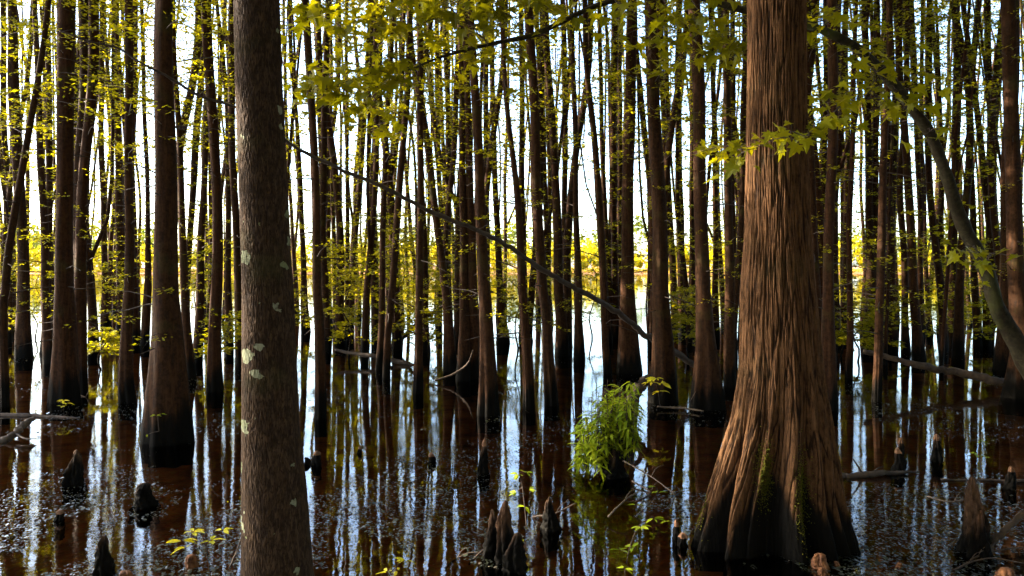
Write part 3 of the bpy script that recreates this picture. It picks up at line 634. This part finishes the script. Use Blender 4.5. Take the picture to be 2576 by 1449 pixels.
TW=[ # twigs: points, radius, leaves, leaf spread
 ([(1155,131,5.3),(1110,128,5.3),(1060,138,5.2),(1000,145,5.1),(930,130,5.0),(870,128,5),(780,150,4.9)],.005,60),
 ([(1060,165,5.2),(980,180,5.1),(900,200,5.0),(830,215,5),(740,190,4.9)],.004,60),
 ([(900,200,5.1),(850,225,5.1),(780,215,5),(725,230,5)],.003,40),
 ([(1000,182,5.2),(960,210,5.1),(930,240,5.1),(900,300,5.0)],.003,36),
 ([(930,240,5.1),(970,280,5),(1000,330,5)],.003,26),
 ([(1040,172,5.2),(990,205,5.2),(940,200,5.2)],.003,24),
 ([(1230,112,5.3),(1180,60,5.3),(1120,10,5.3),(1080,-40,5.3)],.006,60),
 ([(1180,60,5.3),(1100,50,5.2),(1040,60,5.1),(950,40,5.1),(860,60,5.1)],.004,70),
 ([(1100,-30,5.3),(1010,10,5.2),(930,60,5.1),(880,90,5.1)],.004,60),
 ([(1000,-30,5.2),(900,0,5.1),(800,20,5),(730,60,5)],.004,60),
 ([(1330,92,5.3),(1290,50,5.3),(1240,20,5.3),(1200,-20,5.3)],.004,60),
 ([(1400,62,5.35),(1380,20,5.3),(1330,-20,5.3)],.004,36),
 ([(1288,100,5.3),(1310,140,5.2),(1280,170,5.2)],.003,20),
 ([(1230,112,5.3),(1200,140,5.2),(1170,165,5.2)],.003,20),
 ([(1545,0,5.4),(1580,20,5.3),(1620,60,5.2),(1640,150,5.1)],.004,40),
 ([(1640,-35,5.4),(1680,20,5.3),(1700,70,5.2),(1660,160,5.1)],.004,44),
 ([(1740,-12,5.4),(1760,30,5.3),(1810,80,5.2),(1850,140,5.1)],.004,50),
 ([(1700,-30,5.4),(1750,60,5.2),(1740,130,5.1),(1690,165,5.0)],.003,40),
 ([(1850,20,5.4),(1840,70,5.3),(1860,150,5.2)],.003,36),
 ([(1500,-30,5.4),(1560,15,5.3),(1500,50,5.3)],.003,20),
 ([(1820,110,5.2),(1790,130,5.1),(1740,150,5.0)],.003,22),
 ([(2060,72,5.4),(2090,40,5.3),(2120,10,5.2)],.004,16),
 ([(2090,90,5.4),(2060,50,5.3),(2030,30,5.2)],.004,16),
 ([(2160,125,5.45),(2120,120,5.3),(2190,135,5.2),(2140,150,5.1)],.004,20),
 ([(2257,225,5.5),(2200,190,5.3),(2240,160,5.2),(2290,165,5.1)],.003,22),
 ([(2230,200,5.5),(2190,230,5.3),(2130,260,5.1),(2090,285,4.8),(2050,308,4.3),(2035,340,3.85),(1990,370,3.7),(1930,392,3.65)],.005,40),
 ([(2190,230,5.3),(2230,250,5.2),(2200,265,5.1)],.003,18),
 ([(2110,272,5.0),(2060,240,4.8),(2030,235,4.7)],.003,22),
 ([(2302,280,5.6),(2310,250,5.4),(2350,260,5.3)],.003,16),
 ([(2332,325,5.6),(2360,325,5.4),(2300,345,5.3)],.003,10),
 ([(2036,340,3.85),(1960,345,3.7),(1880,375,3.65),(1820,372,3.65),(1760,385,3.65)],.003,62),
 ([(2462,640,5.8),(2440,620,5.5),(2400,640,5.4)],.004,12),
 ([(2475,660,5.8),(2490,640,5.5),(2440,680,5.4)],.004,12),
]
rng=np.random.default_rng(44); tw=MB(); lf=MB()
for pts,r,nl in TW:
    p=twig_path(pts,22); p[1:-1]+=rng.normal(0,.008,(20,3)); tw.tube(p-mo,np.linspace(r,.0012,22),5,cap=False)
    Yr=pts[-1][2]
    for k in range(int(nl*(.85 if pts[0][0]<1560 else .75))):
        t=rng.uniform(.12,1)**.8*(21); i=int(min(20,t)); b0=p[i]+(p[i+1]-p[i])*(t-i)
        off=np.array([rng.normal(0,.085),rng.normal(0,.13),rng.normal(-.02,.05)])*(Yr/5.)
        q=b0+off
        tw.tube(np.array([b0,b0+off*.5+np.array([0,0,.01]),q])-mo,[.0013,.001,.0008],3,cap=False)
        maple_leaf(lf,q-mo,rng.uniform(.06,.125)*(Yr/5.2 if Yr>4 else .75),rng)
tw.build('twigs',M['twig'],mroot); lf.build('leaves',M['maple'],mroot,smooth=False)

# ------------------------------------------------------------------ fallen and dead wood
def wood(name,label,cat,segs,mat='deadwood',sides=9,seed=0,n=30,group=None,wobble=.08):
    """segs: list of ([(x,y,Y)...],[radii]) ; first is the stem, the others are side twigs"""
    allp=[P(*a) for a in segs[0][0]]; o0=np.array(allp[-1]); 
    mb=MB()
    for si,(pts,rad) in enumerate(segs):
        nn=n if si==0 else max(6,n//3)
        p=smooth_path([P(*a) for a in pts],nn)-o0; r=np.interp(np.linspace(0,1,nn),np.linspace(0,1,len(rad)),rad)
        rg=np.random.default_rng(seed+si); p[1:-1]+=rg.normal(0,1,(nn-2,3))*r[1:-1,None]*.22
        mb.tube(p,r,sides if si==0 else 5,wob=lambda t,i:1+wobble*np.sin(3*t+i*.9)+wobble*.8*np.sin(2*t-i*.6))
    o=mb.build(name,M[mat]); o.location=[float(v) for v in o0]; tag(o,label,cat,group); return o
def px2m(w,Y): return w/2/F*Y
wood('leaning_dead_pole','long thin dead pole leaning diagonally down from upper left across the trunks','dead tree',
 [([(150,78,5.2),(240,108,5.4),(300,122,5.5),(340,150,5.6),(430,197,5.8),(500,240,6.0),(600,272,6.2),(715,350,6.4),(760,380,6.6),(880,435,6.8),(980,478,7),(1050,515,7.15),(1100,540,7.25),(1200,580,7.45),(1288,625,7.8),(1345,665,8.0),(1440,722,8.3),(1520,765,8.7),(1560,790,8.9),(1640,855,9.3),(1720,900,9.6),(1790,950,9.8)],[.006,.009,.012,.015,.018,.021,.024,.027,.03,.033,.036,.04,.042]),
  ([(880,435,6.8),(850,405,6.8),(838,380,6.8)],[.006,.002]),([(500,240,6),(520,225,6),(545,222,6)],[.004,.001]),([(1200,580,7.45),(1230,560,7.4),(1240,530,7.4)],[.006,.002])],'twig',9,3,130)
wood('fallen_log','long smooth fallen log lying across the water at the right, meeting the pale flaring cypress','log',
 [([(2172,884,9.7),(2232,897,9.7),(2307,917,9.6),(2382,932,9.6),(2457,947,9.5),(2530,962,9.4)],[.032,.036,.042,.047,.052,.056])],'deadwood',12,5)
wood('fallen_branch','dark bare branch floating just right of the great cypress foot, one twig upright','branch',
 [([(2100,1200,5.6),(2142,1199,5.6),(2182,1194,5.6),(2252,1190,5.65),(2312,1187,5.7)],[.034,.030,.022,.014,.006]),
  ([(2170,1195,5.6),(2158,1172,5.6),(2144,1152,5.6)],[.012,.004]),([(2195,1193,5.6),(2205,1180,5.6),(2225,1172,5.6)],[.006,.002])],'twig')
wood('fallen_branch','thin straight stick lying flat on the water at the lower right, beside a pointed knee','branch',[([(2367,1207,5.5),(2440,1208,5.5),(2600,1211,5.45)],[.008,.010,.014])],'twig')
wood('fallen_branch','pale brown stick slanting up out of the water at the lower right corner','branch',
 [([(2600,1270,4.2),(2576,1290,4.2),(2532,1330,4.15),(2487,1380,4.1),(2462,1440,4.0)],[.016,.017,.018,.02,.022]),([(2532,1330,4.15),(2550,1345,4.1),(2576,1352,4.1)],[.006,.003])],'deadwood')
wood('fallen_branch','thin dead log lying flat on the water at the left edge','branch',[([(-60,1044,7.9),(60,1046,7.85),(130,1050,7.8),(200,1053,7.75)],[.028,.026,.022,.014])],'deadwood')
wood('fallen_branch','crooked branch at left edge rising to rest against the flat thin log','branch',[([(-60,1130,6.6),(0,1112,6.7),(30,1098,6.8),(55,1074,6.9),(84,1052,7.1)],[.036,.036,.033,.03,.02]),([(40,1092,6.8),(70,1104,6.7),(92,1104,6.7)],[.012,.004])],'palewood')
wood('fallen_log','half-sunk slim dark log poking left from the water near the straight pole','log',[([(842,880,12.3),(884,888,12.2),(924,894,12.1),(994,909,12),(1045,919,11.9)],[.02,.03,.036,.04,.03])],'twig')
wood('fallen_branch','dark branch slanting up to the right behind the leaning-left trunk','branch',[([(975,880,14.2),(1024,839,14.1),(1044,819,14),(1094,784,14),(1120,765,14)],[.035,.04,.04,.035,.02])],'twig')
wood('fallen_branch','thin bent twig rising from the water to the foot of the tight row of three','branch',[([(1094,957,10.1),(1144,939,10.1),(1180,909,10),(1190,880,10)],[.012,.014,.012,.008])],'deadwood')
wood('fallen_branch','short pale stick floating before the wide sunlit-footed cypress','branch',[([(1653,1023,8.2),(1713,1027,8.15),(1770,1034,8.0)],[.010,.014,.009]),([(1720,1028,8.1),(1735,1010,8.1),(1750,985,8.1)],[.005,.002])],'palewood')
wood('broken_limb','short thick broken limb leaning up behind the shrub','branch',[([(1580,1020,7.8),(1598,990,7.8),(1615,968,7.8),(1640,952,7.8)],[.05,.06,.055,.05])],'deadwood')
TWG=[('crossing below the shrub and running down rightward',[(1568,1159,5.5),(1638,1199,5.3),(1700,1245,5.1)]),
('bending from beneath the shrub to the water',[(1520,1130,5.8),(1545,1165,5.7),(1580,1195,5.6)]),
('curving over the water in front of the shrub',[(1590,1210,5.4),(1635,1238,5.2),(1600,1262,5.0)]),
('standing thin in the shallows left of the great cypress foot',[(1530,1300,4.6),(1570,1260,4.7),(1610,1235,4.9)]),
('dark and arched near the paired knees',[(1340,1300,4.7),(1400,1290,4.6),(1450,1265,4.6)]),
('lying pale beside the lower middle knees',[(1180,1420,4.0),(1215,1385,4.1),(1250,1370,4.2)]),
('hooked at the water edge under the knee cluster',[(1110,1440,3.95),(1150,1405,4.05),(1195,1390,4.1),(1230,1400,4.1)]),
('bare and upright beside the yellow sprout at lower left',[(560,1460,3.9),(590,1400,3.95),(612,1340,4.0)]),
('thin at the foot of the large reddish fluted cypress',[(170,980,9.2),(215,1000,9.0),(240,1015,8.9)]),
('floating near the lower right mossy knees',[(2330,1250,4.9),(2400,1262,4.8),(2445,1250,4.8)]),
('tangled low in front of the lower right mossy knees',[(2400,1440,3.95),(2460,1400,4.05),(2540,1380,4.1),(2600,1376,4.15)]),
('arched black at the lower right corner',[(2380,1449,3.85),(2440,1415,3.95),(2500,1405,4.0),(2590,1420,3.95)]),
('leaning from the water by the fallen branch with upright twig',[(2350,1350,4.35),(2390,1380,4.2),(2420,1400,4.1)])]
for k,(s,pts) in enumerate(TWG):
    wood('twig','bare thin twig '+s,'twig',[(pts,[.006,.005,.003]),([pts[1],(pts[1][0]+14,pts[1][1]-22,pts[1][2]),(pts[1][0]+34,pts[1][1]-30,pts[1][2])],[.003,.001])],'deadwood' if k%3 else 'palewood',6,60+k,14)

# ------------------------------------------------------------------ cypress knees
def knee(label,x,yb,yt,w,seed,mat='knee',lean=0.,tip=.28,group='cypress knees poking up through the water',name='cypress_knee',cap=False):
    Y=depth(yb); rng=np.random.default_rng(seed); h=(yb-yt)/F*Y; R=w/2/F*Y
    n=44; t=np.linspace(0,1,n); z=-.12+(h+.12)*t; tt=np.clip(z/h,0,1)
    tip=tip*.8; r=R*((1-tt)**.9*(1-tip)+tip); r=np.where(tt>.8,r*np.sqrt(np.clip(1-((tt-.8)/.21)**2,0.02,1)),r); r=np.where(z<0,R*1.08,r)
    ph=rng.uniform(0,6,3); sd=40; th=np.linspace(0,2*PI,sd,endpoint=False)
    cx=lean*h*tt**1.4+.10*R*np.sin(tt*5+ph[0]); cy=.10*R*np.sin(tt*4+ph[1])
    Rr=r[:,None]*(1+.16*np.sin(4*th[None]+ph[1]+2*tt[:,None])*(1-.5*tt[:,None])+.10*np.sin(7*th[None]+ph[2]+tt[:,None]*5)+.0*rng.normal(size=(n,sd)))
    bumps=np.array([[mnoise.noise(Vector((math.cos(a)*2.2+seed,math.sin(a)*2.2,q*9*max(h,.08)/R*.12)))*.42+mnoise.noise(Vector((math.cos(a)*6+seed,math.sin(a)*6,q*14)))*.26 for a in th] for q in t]); Rr=Rr*(1+bumps)
    v=np.stack([cx[:,None]+Rr*np.cos(th),cy[:,None]+Rr*np.sin(th),np.repeat(z[:,None],sd,1)],-1)
    mb=MB(); mb.add(v.reshape(-1,3),grid_quads(n,sd)); top=mb.n; mb.add([[cx[-1],cy[-1],h*1.004]],None,[]); ring=(n-1)*sd+np.arange(sd)
    mb.t.append(np.stack([ring,np.roll(ring,-1),np.full(sd,top)],1)); mb.tm.append(np.zeros(sd,int))
    o=mb.build(name,M[mat]); o.location=((x-CX)/F*Y,Y,0); tag(o,label,'cypress knee',group)
    if cap:
        m2=MB(); k=int(n*.86); vv=v[k:].copy(); vv[...,0]=cx[k:,None]+(vv[...,0]-cx[k:,None])*1.05; vv[...,1]=cy[k:,None]+(vv[...,1]-cy[k:,None])*1.05
        m2.add(vv.reshape(-1,3),grid_quads(n-k,sd)); m2.add([[cx[-1],cy[-1],h*1.02]],None,[]); ring=(n-k-1)*sd+np.arange(sd)
        m2.t.append(np.stack([ring,np.roll(ring,-1),np.full(sd,(n-k)*sd)],1)); m2.tm.append(np.zeros(sd,int)); m2.build('tip',M['tip'],o)
    return o
KN=[('rough pointed dark knee standing left of the large fluted cypress reflection',190,1219,1132,46,.0,.3,0),
('rounded black knee in front of the large reddish fluted cypress',362,1272,1214,52,0,.6,0),
('tiny brown knee low at the left, below the rough pointed one',150,1308,1282,22,0,.5,1),
('tall dark blunt knee near the bottom left',262,1448,1347,48,0,.4,0),
('small knee with pale brown top, right of the lichen-spotted trunk',796,1170,1134,22,0,.7,1),
('tiny black bump knee left of centre',905,1140,1122,12,0,.6,1),
('small reddish round knee in open water left of the tall thin knee',1086,1164,1139,17,0,.7,1),
('tall thin pointed knee alone in the middle water',1216,1192,1104,30,.02,.28,1),
('left pointed knee of the cluster at the bottom middle',1240,1400,1282,44,-.02,.3,0),
('tallest knee of the cluster at the bottom middle',1271,1415,1258,54,.0,.3,0),
('squat right-hand knee of the cluster at the bottom middle',1296,1432,1340,52,.05,.5,0),
('mossy pointed knee between the cluster and the shrub',1383,1329,1250,44,.0,.2,0),
('slim curved knee touching the left side of the great cypress foot',1704,1366,1308,20,-.08,.5,1),
('short orange-topped knee touching the great cypress foot, beside the slim curved one',1718,1374,1340,24,0,.7,1),
('front knee of the pair beyond the floating fallen branch',2260,1184,1127,26,0,.4,1),
('back knee of the pair beyond the floating fallen branch',2266,1166,1100,22,0,.4,1),
('single brown rounded knee far right beyond the flat stick',2357,1160,1092,26,0,.5,1),
('stout knee with light tip close to the right edge',2542,1229,1172,25,.03,.5,1),
('big dark mossy knee near the lower right corner',2450,1390,1197,70,.0,.28,0),
('slender smooth knee leaning on the big dark mossy knee',2468,1398,1284,36,0,.5,0),
('tiny stub knee beside the slim pale trunk at left water edge',775,1168,1150,16,-.3,.5,0),
]
for k,(lab,x,yb,yt,w,le,tip,cap) in enumerate(KN): knee(lab,x,yb,yt,w,300+k,lean=le,tip=tip,cap=bool(cap))
OR=[('largest orange knobbly stump knee in the shallows at the great cypress foot',2062,1425,1392,40),('tiny orange nub right of the largest orange stump knee',2104,1422,1412,15),('small orange stump knee below the largest one',2070,1446,1427,24),
('tiny orange nub at the far end of the shallows, right of the great cypress',2262,1427,1415,15),('orange knob by the pale stick at the lower right',2530,1391,1372,20),('orange knob cut by the right edge of view',2568,1380,1364,20),
('wide orange knob at the bottom right corner',2532,1462,1428,46),('orange round knob beside the yellow sprout stem',482,1428,1394,30),('orange knobbly cluster at the bottom edge, left of the lichen-spotted trunk',317,1462,1434,36)]
for k,(lab,x,yb,yt,w) in enumerate(OR): knee(lab,x,yb,yt,w,500+k,mat='orange',tip=.72,name='orange_knee',group='orange stump knees in the shallows')

# ------------------------------------------------------------------ leafy shrub on its stump
def lance(mb,p,d,l,w,rng,droop=.5):
    s=np.cross(d,np.array([rng.normal(0,.3),rng.normal(0,.3),1.])); s/=np.linalg.norm(s)+1e-9; nn=np.cross(s,d)
    t=np.array([0,.25,.55,.8,1.]); ww=np.array([.05,.8,1,.55,.02])*w
    c=p+d*(t*l)[:,None]+np.array([0,0,-1.])*(droop*l*t**2)[:,None]
    v=np.stack([c-s*ww[:,None]+nn*.25*w,c,c+s*ww[:,None]+nn*.25*w],1).reshape(-1,3)
    mb.add(v,grid_quads(5,3,False))
sh=empty('leafy_shrub',P(1530,1190,5.75)*np.array([1,1,0]),'bushy green shrub with drooping lance-shaped leaves growing on a low stump','shrub')
so=np.array(sh.location); rng=np.random.default_rng(8); st=MB(); lv=MB()
for k in range(150):
    u=rng.random()
    yt=np.interp(u,[0,1],[948,1165]); xc=np.interp(yt,[948,1030,1100,1150],[1560,1540,1515,1488]); hw=np.interp(yt,[948,1000,1060,1150],[38,62,78,44])
    tx=xc+rng.uniform(-1,1)*hw; Y0=5.75+rng.uniform(-.22,.22)
    tip=P(tx,yt+rng.uniform(0,30),Y0-rng.uniform(0,.12)); root_=P(np.clip(tx+rng.normal(0,14),1475,1590),1175+rng.uniform(-25,5),5.75+rng.uniform(-.12,.12))
    p=smooth_path([root_,(root_*.45+tip*.55)+np.array([rng.normal(0,.02),0,.05]),tip],12); st.tube(p-so,np.linspace(.0045,.0015,12),4,cap=False)
    nl=int(5+rng.integers(0,6))
    for q in range(nl+4):
        t=rng.uniform(.25,1)*11; i=int(min(10,t)); b0=p[i]+(p[i+1]-p[i])*(t-i)
        az=rng.uniform(0,2*PI); d=np.array([math.cos(az),math.sin(az),rng.uniform(-.15,.45)]); d/=np.linalg.norm(d)
        l=rng.uniform(.04,.125); lance(lv,b0-so,d,l,l*rng.uniform(.10,.15),rng,rng.uniform(.3,.9))
st.build('stem',M['twig'],sh); lv.build('foliage',M['shrub'],sh,smooth=True)
knee('rotten mossy stump hidden under the leafy green shrub',1545,1196,1130,64,777,tip=.4,name='mossy_stump',group=None)['category']='stump'

def sprout(name,label,stempts,leafs,mat,l=.05,seed=0,cat='sapling',w=.42,stemr=.003):
    """small broad-leaved sapling; leafs (x,y) rosette centres"""
    pts=[P(*a) for a in stempts]; o0=pts[0]*np.array([1,1,0]); r=empty(name,o0,label,cat); rg=np.random.default_rng(seed)
    a=MB(); p=smooth_path(pts,12); a.tube(p-o0,np.linspace(stemr,.0015,12),5); b=MB()
    for (x,y,n) in leafs:
        c=P(x,y,stempts[-1][2]); i=int(np.argmin(np.linalg.norm(p-c,axis=1))); a.tube(np.array([p[i],(p[i]+c)/2+np.array([0,0,.008]),c])-o0,[.002,.0016,.001],4,cap=False)
        for k in range(n):
            az=rg.uniform(0,2*PI); d=np.array([math.cos(az),math.sin(az)*.8,rg.uniform(-.1,.35)]); d/=np.linalg.norm(d); ll=l*rg.uniform(.7,1.3)
            lance(b,c-o0+d*.008,d,ll,ll*w*.5,rg,rg.uniform(.1,.5))
    a.build('stem',M['twig'],r); b.build('foliage',M[mat],r); return r
sprout('sapling','yellow-leaved sapling on a bare stem beside the lichen-spotted trunk at bottom left',[(540,1500,3.75),(528,1440,3.75),(520,1390,3.75),(508,1345,3.75)],[(486,1340,5),(530,1362,4),(458,1362,3),(560,1335,4),(468,1378,3)],'sprout',.058,1)
sprout('sapling','tall hair-thin sapling stem with one bud, behind the yellow-leaved sapling',[(530,1440,4.1),(515,1330,4.1),(512,1230,4.1),(525,1212,4.1),(540,1240,4.1)],[(570,1265,1),(512,1225,1)],'sprout',.02,2)
sprout('sapling','bright yellow-green rosette of leaves on the broken limb right of the shrub',[(1660,1020,7.6),(1655,985,7.6),(1650,965,7.6)],[(1640,962,7),(1665,965,7),(1650,952,6),(1660,985,4)],'sprout',.085,3)
sprout('sapling','small pale sprout standing before the close trio of trunks at left',[(162,1046,7.8),(160,1030,7.8),(160,1008,7.8)],[(160,1008,6),(155,1022,4),(168,1015,4)],'sprout',.05,4)
sprout('sapling','thin green sapling between the bottom middle knees and the shrub',[(1325,1330,4.4),(1318,1260,4.5),(1310,1205,4.6),(1305,1190,4.6)],[(1305,1195,6),(1325,1190,4),(1300,1240,3),(1320,1275,3),(1330,1230,3)],'shrub',.05,5)
sprout('sapling','low green sapling growing in brown shallows left of the great cypress foot',[(1575,1420,4.0),(1590,1360,4.05),(1610,1320,4.1),(1640,1300,4.1)],[(1610,1325,5),(1645,1305,4),(1560,1385,4),(1590,1380,3),(1660,1318,2)],'shrub',.05,6)
sprout('sapling','leafy twig upright in the shallows near the slim curved knee',[(1600,1300,4.7),(1640,1260,4.75),(1655,1240,4.8)],[(1655,1240,4),(1600,1270,4),(1650,1225,3)],'shrub',.05,7)
sprout('sapling','bright green leaf pair at the bottom edge, centre left',[(985,1500,3.7),(980,1460,3.7),(982,1440,3.7)],[(975,1440,5),(1020,1410,4),(1000,1436,3)],'sprout',.045,8)
sprout('sapling','green sapling tip at the bottom edge below the low green sapling',[(1575,1500,3.7),(1572,1455,3.7),(1572,1435,3.7)],[(1570,1432,6)],'shrub',.04,9)
sprout('sapling','tiny sprout clinging to the foot of the large reddish fluted cypress',[(400,1085,6.35),(398,1065,6.35),(397,1050,6.35)],[(393,1045,5),(405,1042,4),(368,1095,3)],'shrub',.035,10)
sprout('sapling','spindly feathery sapling standing at right near the stout light-tipped knee',[(2470,1200,5.5),(2466,1170,5.5),(2464,1130,5.5),(2462,1105,5.5)],[(2464,1110,4),(2455,1140,3),(2475,1150,3)],'shrub',.04,11)

# ------------------------------------------------------------------ young cypress saplings with fine low sprays
SAP=[(620,860,120,60),(300,835,200,60),(250,930,110,60),(550,930,130,70),(490,850,260,60),(760,850,160,60),(850,860,240,70),(930,860,320,90),(985,900,360,90),(1050,880,300,90),(1105,850,320,80),(1160,840,200,60),(1300,880,180,60),(1340,860,160,50),(880,900,280,70),(1010,840,330,90),(1490,850,200,60),(1690,870,150,60),(1730,900,170,60),(1850,860,200,60),(2120,900,200,60),(2160,910,160,60),(2240,900,180,70),(2340,850,260,80),(2410,860,320,80),(2450,840,380,90),(2500,880,280,80),(2550,850,300,70),(20,870,240,70),(90,850,160,60),(1420,840,160,60),(1270,820,220,50),(2380,880,200,60),(1080,900,200,60)]
SAP.sort()
for k,(x,yb,hp,w) in enumerate(SAP):
    Y=depth(yb); rng=np.random.default_rng(1200+k); h=hp/F*Y
    near=min(LM,key=lambda l:abs(l[0]-x))
    side='left' if x<near[0] else 'right'
    r=empty('cypress_sapling',((x-CX)/F*Y,Y,0),'young feathery cypress sapling, %s from the left among the low saplings between trunks'%ORD[k],'sapling','young cypress saplings between the trunks')
    a=MB(); p=np.array([(rng.normal(0,.02)*i,rng.normal(0,.02)*i,z) for i,z in enumerate(np.linspace(-.25,h,7))]); p=smooth_path(p,14); a.tube(p,np.linspace(.02,.005,14),6); a.build('trunk',M['bark'],r)
    b=MB(); crown(b,lambda q:np.c_[np.interp(q,p[:,2],p[:,0]),np.interp(q,p[:,2],p[:,1])],.25,h,int(22+hp*.2),rng,(.25,w/F*Y*.9),26,(.04,.09)); b.build('crown',[M['needle'],M['twig']],r)

# ------------------------------------------------------------------ far shore: marsh grass and wood read as masses
def leafmass(name,label,cat,c,size,mat,rng):
    n=len(c); d=rotmix(rng,n); s=rotmix(rng,n); s-=d*(s*d).sum(1)[:,None]; s/=np.linalg.norm(s,axis=1)[:,None]
    l=rng.uniform(*size,n)[:,None]
    v=np.stack([c-d*l,c+s*l*.55,c+d*l,c-s*l*.55],1).reshape(-1,3); mb=MB(); mb.add(v,(np.arange(n)*4)[:,None]+np.arange(4))
    return tag(mb.build(name,M[mat],smooth=False),label,cat,kind='stuff')
def wood_mass(seed,yr,hs,per,xr=125,step=2.6):
    rng=np.random.default_rng(seed); pts=[]; x=-xr
    while x<xr:
        x+=rng.uniform(.5,step); Y=rng.uniform(*yr); h=hs*rng.uniform(.55,1.25)*(1+.35*mnoise.noise(Vector((x*.05,seed,0)))); w=h*rng.uniform(.22,.40)
        nb=6
        for b in range(nb):
            cx,cy,cz=x+rng.normal(0,w*.5),Y+rng.normal(0,w*.5),h*rng.uniform(.25,.92); k=int(per/nb)
            p=rng.normal(size=(k,3)); p/=np.linalg.norm(p,axis=1)[:,None]; p*=rng.uniform(.75,1.05,(k,1))
            pts.append(np.c_[cx+p[:,0]*w*.55,cy+p[:,1]*w*.55,np.maximum(.1,cz+p[:,2]*h*.16)])
    return np.concatenate(pts),rng
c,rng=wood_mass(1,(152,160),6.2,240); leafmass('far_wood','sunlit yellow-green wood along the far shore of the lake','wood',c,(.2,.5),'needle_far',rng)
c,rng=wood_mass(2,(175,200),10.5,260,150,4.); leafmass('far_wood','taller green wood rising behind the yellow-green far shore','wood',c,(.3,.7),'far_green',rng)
rng=np.random.default_rng(5); n=12000; x=rng.uniform(-125,125,n); hh=np.array([.5+.7*abs(mnoise.noise(Vector((q*.15,0,9)))) for q in x])
leafmass('marsh_grass','golden marsh grass along the far water edge','marsh grass',np.c_[x,rng.uniform(145,151,n),.3+hh*rng.random(n)],(.15,.4),'reed',rng)

# ------------------------------------------------------------------ camera, sky, sun
cam=bpy.data.cameras.new('camera'); co=bpy.data.objects.new('camera',cam); C.objects.link(co); scene.camera=co
co.location=(0,0,H); co.rotation_euler=(PI/2,0,0); cam.sensor_width=36; cam.lens=36*F/2576; cam.shift_y=(HY-724.5)/2576.; cam.clip_start=.05; cam.clip_end=4000
SUN_EL,SUN_AZ=math.radians(27),math.radians(-76)       # azimuth from +Y, negative = left
sd=Vector((math.sin(SUN_AZ)*math.cos(SUN_EL),math.cos(SUN_AZ)*math.cos(SUN_EL),math.sin(SUN_EL)))
sl=bpy.data.lights.new('sun','SUN'); sl.energy=5; sl.angle=math.radians(.5); sl.color=(1,.86,.68)
so_=bpy.data.objects.new('sun',sl); C.objects.link(so_); so_.rotation_euler=sd.to_track_quat('Z','Y').to_euler()
w=bpy.data.worlds.new('World'); scene.world=w; w.use_nodes=True; nt=w.node_tree; nt.nodes.clear()
sk=nt.nodes.new('ShaderNodeTexSky'); sk.sky_type='NISHITA'; sk.sun_disc=False; sk.sun_elevation=SUN_EL; sk.sun_rotation=SUN_AZ; sk.air_density=1.; sk.dust_density=2.; sk.ozone_density=3.
bg=nt.nodes.new('ShaderNodeBackground'); bg.inputs[1].default_value=.145; wo=nt.nodes.new('ShaderNodeOutputWorld')
nt.links.new(sk.outputs[0],bg.inputs[0]); nt.links.new(bg.outputs[0],wo.inputs[0])
scene.view_settings.view_transform='Standard'; scene.view_settings.look='None'; scene.view_settings.exposure=3.2; scene.view_settings.gamma=1
scene.cycles.max_bounces=8; scene.cycles.transparent_max_bounces=12; scene.cycles.sample_clamp_indirect=4
